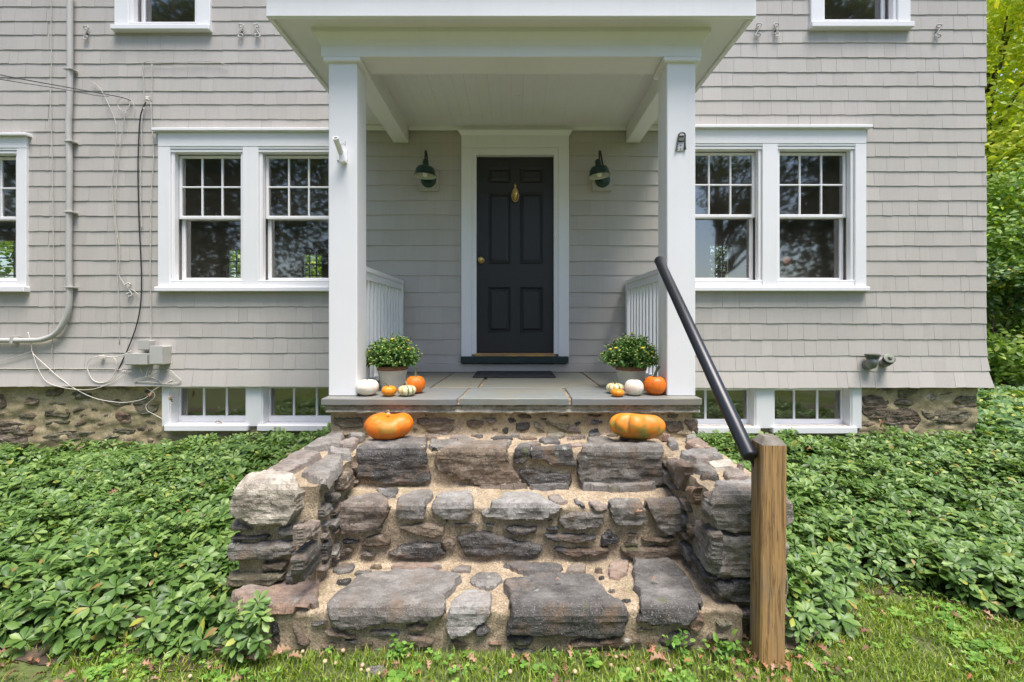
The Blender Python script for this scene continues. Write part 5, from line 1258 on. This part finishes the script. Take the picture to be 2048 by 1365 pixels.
# ============================================================ PLANTING
def in_bed(x, y):
    if y > -.06 and x < XR+.02: return False
    if y > 4.1: return False
    if y < bed_front(x)+.02: return False
    if -1.30 < x < 1.26 and y > -1.62: return False
    if LX0 < x < RX1 and not (x < -1.12 and y < -2.66): return False
    if x > 1.0 and x < 1.3 and y < -2.45: return False
    return True
def pachy(name, label, x0, x1, y0, y1, dens, mat, tmpl, lscale=1.0, seed=0, hmul=1.0, cond=None, nl=(6, 9)):
    r = np.random.default_rng(seed); N = int((x1-x0)*(y1-y0)*dens); B_s = []; A_s = []; N_s = []; S_s = []; 
    st = MB()
    for i in range(N):
        x, y = r.uniform(x0, x1), r.uniform(y0, y1)
        if not in_bed(x, y) or (cond and not cond(x, y)): continue
        ed = min(1, (y-bed_front(x))/.28); hz = gz(x, y)+hmul*((.085+.085*ed)+.07*nz((x, y, 4), 2.6, 3)+r.uniform(-.07, .035))
        hz = max(hz, gz(x, y)+.035); az0 = r.uniform(0, 6.28); tilt = r.normal(0, .30, 2)+np.array((0, -.16-.35*(1-ed))); up = np.array((tilt[0], tilt[1], 1.0)); up /= np.linalg.norm(up)
        e1 = np.cross(up, (1, 0, .1)); e1 /= np.linalg.norm(e1); e2 = np.cross(up, e1); c = np.array((x, y, hz)); s0 = r.uniform(.62, 1.28)*lscale
        if r.random() < .25: st.tube([(x+r.normal(0, .02), y+.02, gz(x, y)), (x, y, hz-.01)], .0022, 3, False)
        for tier in range(2):
            k = r.integers(*nl)
            for q in range(k):
                az = az0+6.283*q/k+r.normal(0, .18)+tier*.4; el = r.normal(.38, .18) if tier == 0 else r.normal(-.08, .2)
                d = (e1*math.cos(az)+e2*math.sin(az))*math.cos(el)+up*math.sin(el)
                B_s.append(c-up*(.0 if tier == 0 else .028)+d*.006); A_s.append(d); N_s.append(up+r.normal(0, .18, 3)); S_s.append(s0*(r.uniform(.042, .060) if tier == 0 else r.uniform(.05, .072)))
    B_s, A_s, N_s, S_s = map(np.array, (B_s, A_s, N_s, S_s))
    Vv, Ff_ = instance_leaves(*tmpl, B_s, A_s, N_s, S_s)
    o = fast(name, Vv, Ff_, mat, smooth=True, label=label, cat='ground cover', kind='stuff')
    if st.v: st.build('stems', 'stem_green', o, kind='stuff')
    return o
nearL = lambda x, y: y < -1.35
pachy('pachysandra_bed', 'low glossy green pachysandra filling the bed left of the steps, front part', -3.9, -1.2, -2.80, -1.35, 430, 'pachysandra_leaf', PACH_NEAR, seed=1)
pachy('pachysandra_bed', 'low green pachysandra along the foundation left of the steps', -6.6, -1.2, -1.35, .0, 330, 'pachysandra_leaf', PACH_FAR, seed=2, hmul=1.05)
pachy('pachysandra_bed', 'low glossy green pachysandra in the bed right of the wooden post, front part', 1.2, 4.2, -2.72, -1.35, 430, 'pachysandra_leaf', PACH_NEAR, seed=3)
pachy('pachysandra_bed', 'low green pachysandra along the foundation right of the steps', 1.2, 6.4, -1.35, .0, 330, 'pachysandra_leaf', PACH_FAR, seed=4, hmul=1.05)
pachy('ivy_bed', 'pale green and yellow ivy beyond the right corner of the house', 4.6, 10.5, -.6, 4.1, 75, 'ivy_leaf', PACH_FAR, 1.7, seed=5, hmul=1.1, cond=lambda x, y: x > XR+.03 or y < -.06)

r = np.random.default_rng(77); Bq, Aq, Nq, Sq = [], [], [], []; st = MB()
for (xp, yp, Yd) in [(478,1215,-2.66),(492,1243,-2.69),(515,1205,-2.67),(520,1235,-2.71),(500,1272,-2.72),(482,1275,-2.72),(520,1285,-2.74),(462,1250,-2.70),(470,1295,-2.73),(508,1225,-2.70),(1586,1235,-2.60),(1600,1262,-2.62),(1612,1225,-2.58),(1625,1250,-2.6)]:
    c = np.array(P(xp, yp, Yd)); az0 = r.uniform(0, 6.28); up = np.array((r.normal(.15, .2), -.45+r.normal(0, .2), 1.0)); up /= np.linalg.norm(up); e1 = np.cross(up, (1, 0, .1)); e1 /= np.linalg.norm(e1); e2 = np.cross(up, e1)
    st.tube([(c[0]-.1, c[1]+.04, .03), tuple(c-up*.01)], .003, 4, False)
    for tier in range(2):
        for q in range(7):
            az = az0+.9*q+tier*.4; el = r.normal(.3, .2) if tier == 0 else r.normal(-.1, .2); d = (e1*math.cos(az)+e2*math.sin(az))*math.cos(el)+up*math.sin(el)
            Bq.append(c-up*.02*tier+d*.006); Aq.append(d); Nq.append(up+r.normal(0, .18, 3)); Sq.append(r.uniform(.036, .056))
Vv, Ff_ = instance_leaves(*PACH_NEAR, np.array(Bq), np.array(Aq), np.array(Nq), np.array(Sq))
o = fast('pachysandra_sprigs', Vv, Ff_, 'pachysandra_leaf', smooth=True, label='pachysandra sprigs spilling over the lower corners of the steps', cat='ground cover', kind='stuff'); st.build('stems', 'stem_green', o, kind='stuff')
# lawn: grass blades, clover, moss tufts
def lawn_ok(x, y): return y < bed_front(x)+.10 and not (LX0-.02 < x < RX1+.02 and y > -2.66) and not (-1.34 < x < .93 and y > -2.655)
def blades(name, label, n, x0, x1, y0, y1, hmin, hmax, seed):
    r = np.random.default_rng(seed); xy = np.column_stack([r.uniform(x0, x1, n), r.uniform(y0, y1, n)])
    keep = np.array([lawn_ok(x, y) and nz((x, y, 8), 2.6, 3)+.55*nz((x, y, 3), 9, 2) > r.uniform(-.75, -.05) for x, y in xy]); xy = xy[keep]; n = len(xy)
    z = np.array([gz(x, y) for x, y in xy]); h = r.uniform(hmin, hmax, n); az = r.uniform(0, 6.28, n); ln = r.uniform(.15, .9, n)*h; wd = r.uniform(.0016, .0034, n)
    dx_, dy_ = np.cos(az), np.sin(az); b = np.column_stack([xy, z-.003]); sdv = np.column_stack([-dy_, dx_, 0*dx_])*wd[:, None]; f = np.column_stack([dx_, dy_, 0*dx_])
    upv = np.array((0, 0, 1.0)); mid = b+f*(ln*.3)[:, None]+upv*(h*.65)[:, None]; tip = b+f*ln[:, None]+upv*h[:, None]
    Vv = np.stack([b-sdv, b+sdv, mid+sdv*.7, mid-sdv*.7, tip+sdv*.12, tip-sdv*.12], 1).reshape(-1, 3)
    k = np.arange(n)*6; Ff_ = np.concatenate([np.column_stack([k, k+1, k+2, k+3]), np.column_stack([k+3, k+2, k+4, k+5])])
    return fast(name, Vv, Ff_, 'grass_blade', label=label, cat='grass', kind='stuff')
blades('grass', 'short bright green grass along the front of the steps and the right bed', 70000, -2.6, 3.2, -3.05, -2.1, .012, .046, 21)
blades('grass', 'short green lawn grass nearer the viewer', 40000, -5, 6, -5.2, -3.05, .015, .05, 22)
r = np.random.default_rng(5); B_s, A_s, N_s, S_s = [], [], [], []
for i in range(2600):
    x, y = r.uniform(-2.6, 3), r.uniform(-3.1, -2.2)
    if not lawn_ok(x, y) or nz((x, y, 15), 2.2, 3) < r.uniform(-.25, .35): continue
    h = r.uniform(.012, .05); a0 = r.uniform(0, 6.28); sz = r.uniform(.010, .021)
    if r.random() < .12: sz *= 2.0; h *= .5
    for q in range(3 if sz < .022 else 5):
        a = a0+2.094*q if sz < .022 else a0+1.2566*q; B_s.append((x, y, gz(x, y)+h)); A_s.append((math.cos(a), math.sin(a), r.uniform(-.05, .3))); N_s.append((r.normal(0, .2), r.normal(0, .2), 1)); S_s.append(sz)
CLOV = leaf_template([(0,.03),(.35,.34),(.75,.46),(1,.2)], .05, .03)
Vv, Ff_ = instance_leaves(*CLOV, np.array(B_s), np.array(A_s), np.array(N_s), np.array(S_s))
fast('clover', Vv, Ff_, 'clover_leaf', label='clover and small weeds in the grass before the steps', cat='weeds', kind='stuff')
# tufts growing at the foot of the bottom step
for lab, xp, yp, sd_ in (('leafy weed tuft at the foot of the bottom step, left of centre', 800, 1312, 1), ('small yellow-green weed growing from the lower right stones', 1352, 1292, 2), ('broad-leaved weed beside the right side wall', 1448, 1306, 3)):
    g0 = P(xp, yp, -2.665); r = np.random.default_rng(sd_); n = 90 if sd_ == 1 else 40
    b_ = np.column_stack([g0.x+r.normal(0, .03, n), g0.y-abs(r.normal(0, .02, n)), g0.z+.01+abs(r.normal(0, .028, n))])
    Vv, Ff_ = instance_leaves(*OVATE, b_, r.normal(0, 1, (n, 3))+np.array((0, -.3, .4)), r.normal(0, .3, (n, 3))+np.array((0, -.3, 1)), r.uniform(.012, .03, n)*(1.6 if sd_ == 3 else 1))
    o = fast('weed', Vv, Ff_, 'clover_leaf', label=lab, cat='weed', group='weeds at the foot of the steps', kind='stuff'); recenter(o)

# fallen leaves: lobed oak leaf
def oak(n_l=4):
    up_ = []; 
    for i in range(n_l*4+1):
        t = i/(n_l*4); up_.append((t, .30*math.sin(math.pi*min(1, t*1.02))**.7*(.55+.45*math.cos(t*n_l*2*math.pi+math.pi))+.03))
    Vv = []
    for t, wd in up_: z = .16*math.sin(t*4); Vv += [(t, -wd, z+wd*.7), (t, 0, z), (t, wd, z+wd*.5)]
    Ff_ = []
    for i in range(len(up_)-1): a = i*3; Ff_ += [(a, a+1, a+4, a+3), (a+1, a+2, a+5, a+4)]
    return np.array(Vv), np.array(Ff_)
OAK = oak()
r = np.random.default_rng(9); B_s, A_s, N_s, S_s = [], [], [], []
def litter(x, y, z, s=None):
    a = r.uniform(0, 6.28); B_s.append((x, y, z)); A_s.append((math.cos(a), math.sin(a), r.normal(0, .2))); N_s.append((r.normal(0, .45), r.normal(0, .45), 1)); S_s.append(s or r.uniform(.022, .058))
for i in range(190):
    x = r.uniform(-2.5, 3.0); y = bed_front(x)+r.normal(-.04, .10) if abs(x) > 1.3 else -2.66-abs(r.normal(0, .08))
    if -1.34 < x < 1.27 and y > -2.65: continue
    if -1.0 < x < .3 and r.random() < .55: continue
    litter(x, y, gz(x, y)+r.uniform(.008, .03))
for i in range(60): x, y = r.uniform(-3, 3), r.uniform(-3.3, -2.7); litter(x, y, gz(x, y)+.02)
for i in range(40): litter(r.normal(1.02, .12), r.normal(-2.74, .06), .02+r.uniform(0, .02))
for i in range(26):
    x, y = (r.uniform(1.4, 4.0), r.uniform(-2.0, -.3)) if i % 3 else (r.uniform(-4, -1.5), r.uniform(-2.4, -.4)); litter(x, y, gz(x, y)+.18+r.uniform(0, .03), r.uniform(.03, .06))
Vv, Ff_ = instance_leaves(*OAK, np.array(B_s), np.array(A_s), np.array(N_s), np.array(S_s))
fast('fallen_leaves', Vv, Ff_, 'dead_leaf', label='brown and tan fallen leaves scattered on grass and bed edge', cat='fallen leaves', kind='stuff', smooth=True)
def one_leaf(label, p, size, nr, ax):
    Vv, Ff_ = instance_leaves(*OAK, np.array([p]), np.array([ax], float), np.array([nr], float), np.array([size])); o = fast('fallen_leaf', Vv, Ff_, 'dead_leaf', label=label, cat='leaf', group='single fallen leaves', smooth=True); recenter(o)
tl_ = lambda x, y, path=SP, h=.035: path.map(*path.hit(x, y), h)
one_leaf('small rust-coloured leaf on the middle stone step, right side', tl_(1266, 1024), .05, (0, -.3, 1), (.3, -.2, .3)); one_leaf('tiny brown leaf on the wide flat stone of the bottom step', tl_(1110, 1182, h=.05), .03, (0, 0, 1), (1, 0, .1)); one_leaf('tiny brown leaf on the right stone of the bottom step', tl_(1304, 1182, h=.05), .035, (0, 0, 1), (1, .2, .1))
one_leaf('reddish leaf caught on the left foundation wires', P(298, 797, -.06), .07, (0, -1, .2), (.4, 0, .8)); one_leaf('dark red leaf stuck to the left cellar window frame', P(343, 790, -.03), .075, (0, -1, 0), (.1, 0, -1)); one_leaf('orange leaf stuck on the right foundation wall', P(1758, 838, -.01), .09, (0, -1, 0), (.2, 0, -1))
one_leaf('crumpled orange leaf in the left corner of the bottom step', tl_(655, 1133, h=.02), .06, (0, -.5, 1), (1, .2, .3)); one_leaf('large orange oak leaf on the grass at the left foot of the steps', P(575, 1316, -2.71), .06, (.1, -.15, 1), (1, .1, .05))
one_leaf('pale dried leaf leaning on the left corner of the steps', P(545, 1312, -2.71), .07, (0, -.3, 1), (.6, .4, .1)); one_leaf('large tan curled leaf on the grass right of centre', P(1300, 1322, -2.74), .075, (.1, -.1, 1), (1, .1, .05))
one_leaf('brown leaf lying on the sill of the left cellar window', P(430, 846, .03), .07, (0, 0, 1), (1, 0, 0)); one_leaf('dark leaf scrap at the left end of the cellar window sill', P(357, 843, .02), .03, (0, 0, 1), (1, .3, .2))
# acorns
m = MB(); r = np.random.default_rng(4)
for (xp, yp) in [(650,1330),(672,1334),(725,1340),(722,1350),(736,1351),(758,1358),(690,1302),(610,1302),(250,1350),(1340,1350),(1150,1352),(1222,1338),(1232,1322),(1276,1348),(560,1310),(380,1358),(1020,1352),(1700,1330),(1900,1340),(1450,1345)]:
    p = P(xp, yp, 0); d = CAM.z/((yp-CY)/FPX); x = (xp-CX)/FPX*d; y = CAM.y+d; y = min(y, -2.66); s_ = r.uniform(.0075, .0105)
    m.lathe([(0,-s_*.7),(s_*.75,-s_*.5),(s_,0),(s_*.8,s_*.55),(s_*.25,s_*.85),(0,s_*.9)], 9, (x, y, gz(x, y)+.02))
m.build('acorns', 'acorn_shell', None, smooth=True, label='pale acorns lying in the grass before the steps', cat='acorns', kind='stuff')
m = MB()
for a, b in (((470,1318),(540,1290)), ((430,1300),(500,1306)), ((1640,1262),(1610,1300)), ((1180,1345),(1230,1352))):
    p, q = P(*a, -2.72), P(*b, -2.70); m.tube([p, p.lerp(q, .5)+Vector((0, 0, .01)), q], .0025, 5)
m.build('twigs', 'twig', None, label='thin brown twigs on the ground at the bed edge', cat='twigs', kind='stuff')
m = MB(); g0 = P(755, 1352, -2.76)
stone([(g0.x+.05*math.cos(t)*(1+.2*math.sin(3*t)), -2.77+.03*math.sin(t)) for t in np.linspace(0, 5.9, 12)], lambda u, v, h: (u, v, .008+h), None, SC['g'], .02, .02, .006)
o = bpy.context.scene.objects[-1]; 
for o in COL.objects:
    if o.parent is None and o.name.startswith('stone') and o.type == 'MESH': o['label'] = 'flat mossy grey stone half buried in the grass before the steps'; o['category'] = 'stone'; recenter(o)

# ============================================================ TREES
def tree(name, label, x, y, trunk_h, tr, blobs, n, ls, mat, seed, group=None, branches=8, clump=.35, lean=0, tmpl=OVATE):
    r = np.random.default_rng(seed); o = empty(name, (x, y, 0), label, 'tree' if tr > .035 else 'shrub', group); m = MB()
    top = np.array((x+lean, y, trunk_h)); N = 9
    m.tube([(x+lean*t*t+.05*tr*math.sin(t*9+seed), y+.3*tr*math.sin(t*7), -.1+(trunk_h+.1)*t) for t in np.linspace(0, 1, N)], [tr*(1.25-.95*t) for t in np.linspace(0, 1, N)], 9)
    cs = []
    for (bx, by, bz, rx, ry, rz) in blobs:
        for k in range(int(14*rx*rz)+8):
            d = r.normal(0, 1, 3); d /= np.linalg.norm(d); rad = r.uniform(.25, 1)**.5; cs.append(np.array((x+bx, y+by, bz))+d*rad*np.array((rx, ry, rz)))
    for k in range(min(branches, len(cs))):
        c = cs[r.integers(len(cs))]; t = min(.98, max(.2, (c[2]-.6)/max(trunk_h, .1)*.75)); s = np.array((x+lean*t*t, y, trunk_h*t)); mid = (s+c)/2+np.array((0, 0, .12))
        m.tube([tuple(s), tuple(mid), tuple(c)], [tr*.4, tr*.25, tr*.08], 5)
    m.build('trunk', 'bark', o, smooth=True)
    cs = np.array(cs); ci = r.integers(len(cs), size=n); base = cs[ci]+r.normal(0, clump, (n, 3))*np.array((1, 1, .7)); ok = base[:, 2] > .02; base = base[ok]; n = len(base)
    ax = r.normal(0, 1, (n, 3)); ax[:, 2] *= .5; nr_ = r.normal(0, .45, (n, 3))+(np.array((-.45, -.9, .75)) if group == GB else np.array((0, -.3, 1))); Vv, Ff_ = instance_leaves(*tmpl, base, ax, nr_, r.uniform(.6, 1.25, n)*ls)
    fast('crown', Vv-np.array((x, y, 0)), Ff_, mat, o, smooth=True)
    return o
GB = 'trees and shrubs behind the right corner of the house'
tree('leafy_tree', 'bright yellow-green leafy tree at the top right behind the house', 11.4, 6.2, 7.5, .10, [(0,0,7.2,2.2,1.6,2.2),(.2,-.3,5.0,2.0,1.5,1.6),(-.6,-.2,8.8,2.2,1.5,1.5)], 21000, .135, 'tree_leaf_yellow', 31, GB, 20, .38)
tree('leafy_tree', 'mid green shrubby tree at the right edge, below the yellow foliage', 10.7, 5.2, 3.6, .06, [(0,0,3.4,1.5,1.1,1.3),(.3,.2,2.4,1.5,1.1,.8)], 12000, .115, 'tree_leaf_green', 32, GB, 14, .28)
tree('shrub', 'light green arching shrub near the right corner of the house', 10.0, 4.8, 2.0, .03, [(.2,0,2.1,1.2,.8,.5)], 4200, .10, 'ivy_leaf', 33, GB, 10, .2)
tree('shrub', 'dark green ivy-covered shrub at the foot of the right trees', 10.6, 5.3, 1.5, .034, [(0,0,1.0,1.7,.9,.65)], 11000, .12, 'tree_leaf_green', 34, GB, 10, .24)
tree('leafy_tree', 'taller yellow tree filling in behind the yellow-green one at the right edge', 13.6, 8.5, 9, .12, [(0,0,8.2,2.8,1.5,2.6),(0,0,4.6,2.8,1.5,2.4),(-.4,.3,2.2,2.6,1.2,1.6)], 30000, .15, 'tree_leaf_yellow', 35, GB, 16, .45)
for k, (xp, yp, Yd, s_) in enumerate([(1996, 748, 5.2, .35), (2032, 752, 5.0, .3), (2075, 750, 5.1, .38), (1950, 750, 5.3, .4)]):
    g = P(xp, yp, Yd); q = [(g.x+s_*math.cos(t)*(1+.12*math.sin(3*t+k)), .12+.2*math.sin(t)*(1+.1*math.cos(2*t+k))) for t in np.linspace(0, 5.8, 12)]
    before = set(COL.objects); stone(q, plane_front(Yd), None, SC['pgbp'[k]], .14, .12, .03, res=.03, sd_=k+60)
    for o in set(COL.objects)-before:
        o['label'] = ['grey boulder at the foot of the shrubs beyond the house corner', 'reddish boulder under the shrubs near the right edge', 'boulder just beyond the right edge below the shrubs', 'boulder hidden behind the right corner of the house'][k]; o['category'] = 'boulder'; o['group'] = 'boulders under the shrubs'; recenter(o)
# trees across the drive, behind the viewer: they show in the window glass
GF = 'trees behind the viewer, mirrored in the windows'
tree('pine_tree', 'tall pine with bare trunk mirrored in the right double window', 9.1, -15, 9.5, .24, [(.9,0,7.4,1.8,1.4,1.7),(1.6,0,5.6,1.3,1.2,.9),(-1.4,0,8.3,1.0,1.0,.5)], 9000, .16, 'tree_leaf_dark', 41, GF, 26, .3, tmpl=QUAD)
for k, (x, y, h, w_) in enumerate([(-22,-15,11,3.2),(-16.5,-15,17,3.4),(-12.2,-14,17,3.2),(-8.5,-17,11,3.0),(-4,-19,10,3.2),(2,-20,9,3.2),(13.8,-15,17,2.7),(18,-16,17,3.2)]):
    tree('broadleaf_tree', ['first','second','third','fourth','fifth','sixth','seventh','eighth'][k]+' broadleaf tree from the left across from the house, mirrored in the windows', x, y, h*.8, .17, [(0,0,h*.62,w_,w_*.8,h*.36),(.3,0,h*.28,w_*.8,w_*.7,h*.2)], int(1050*h), .26, 'tree_leaf_dark', 50+k, GF, 14, .5, tmpl=QUAD)
for k, (x, w_) in enumerate([(-20,6),(-9,6),(2,5),(8.5,3),(13,4),(20,6)]):
    tree('shrub', ['far left','left','middle','low','right','far right'][k]+' shrub mass across from the house, mirrored in the windows', x, -17, 1.2, .034, [(0,0,.9,w_,.9,1.3 if k != 3 else .7)], 6000, .24, 'tree_leaf_dark', 70+k, GF, 6, .4, tmpl=QUAD)

tree('shrub', 'leafy hedge behind the house, glimpsed through the rooms', -6.5, 10, 3, .03, [(-4,0,2.6,4.5,.8,2.6),(2,0,2.6,3.5,.8,2.6),(-10.5,0,3,4,.8,3)], 30000, .24, 'tree_leaf_green', 90, 'hedges behind the house', 6, .4, tmpl=QUAD)
tree('shrub', 'second leafy hedge behind the house, glimpsed through the right room', 5.5, 9.5, 3, .03, [(0,0,2.2,2.5,.8,1.8)], 5000, .2, 'tree_leaf_dark', 91, 'hedges behind the house', 6, .4, tmpl=QUAD)


for k, (x, y, h) in enumerate([(17, -4, 9), (20, 3, 10), (17, 11, 10), (27, -9, 11), (-19, -5, 10), (24, 14, 12)]):   # trees round the garden, out of the picture
    tree('broadleaf_tree', ['nearest','second nearest','third nearest','far','lone left','farthest'][k]+' garden tree outside the picture beside the house', x, y, h*.8, .17, [(0,0,h*.6,3,2.6,h*.36),(.3,0,h*.3,2.6,2.2,h*.2)], 8000, .26, 'tree_leaf_green', 110+k, 'garden trees outside the picture', 12, .5, tmpl=QUAD)
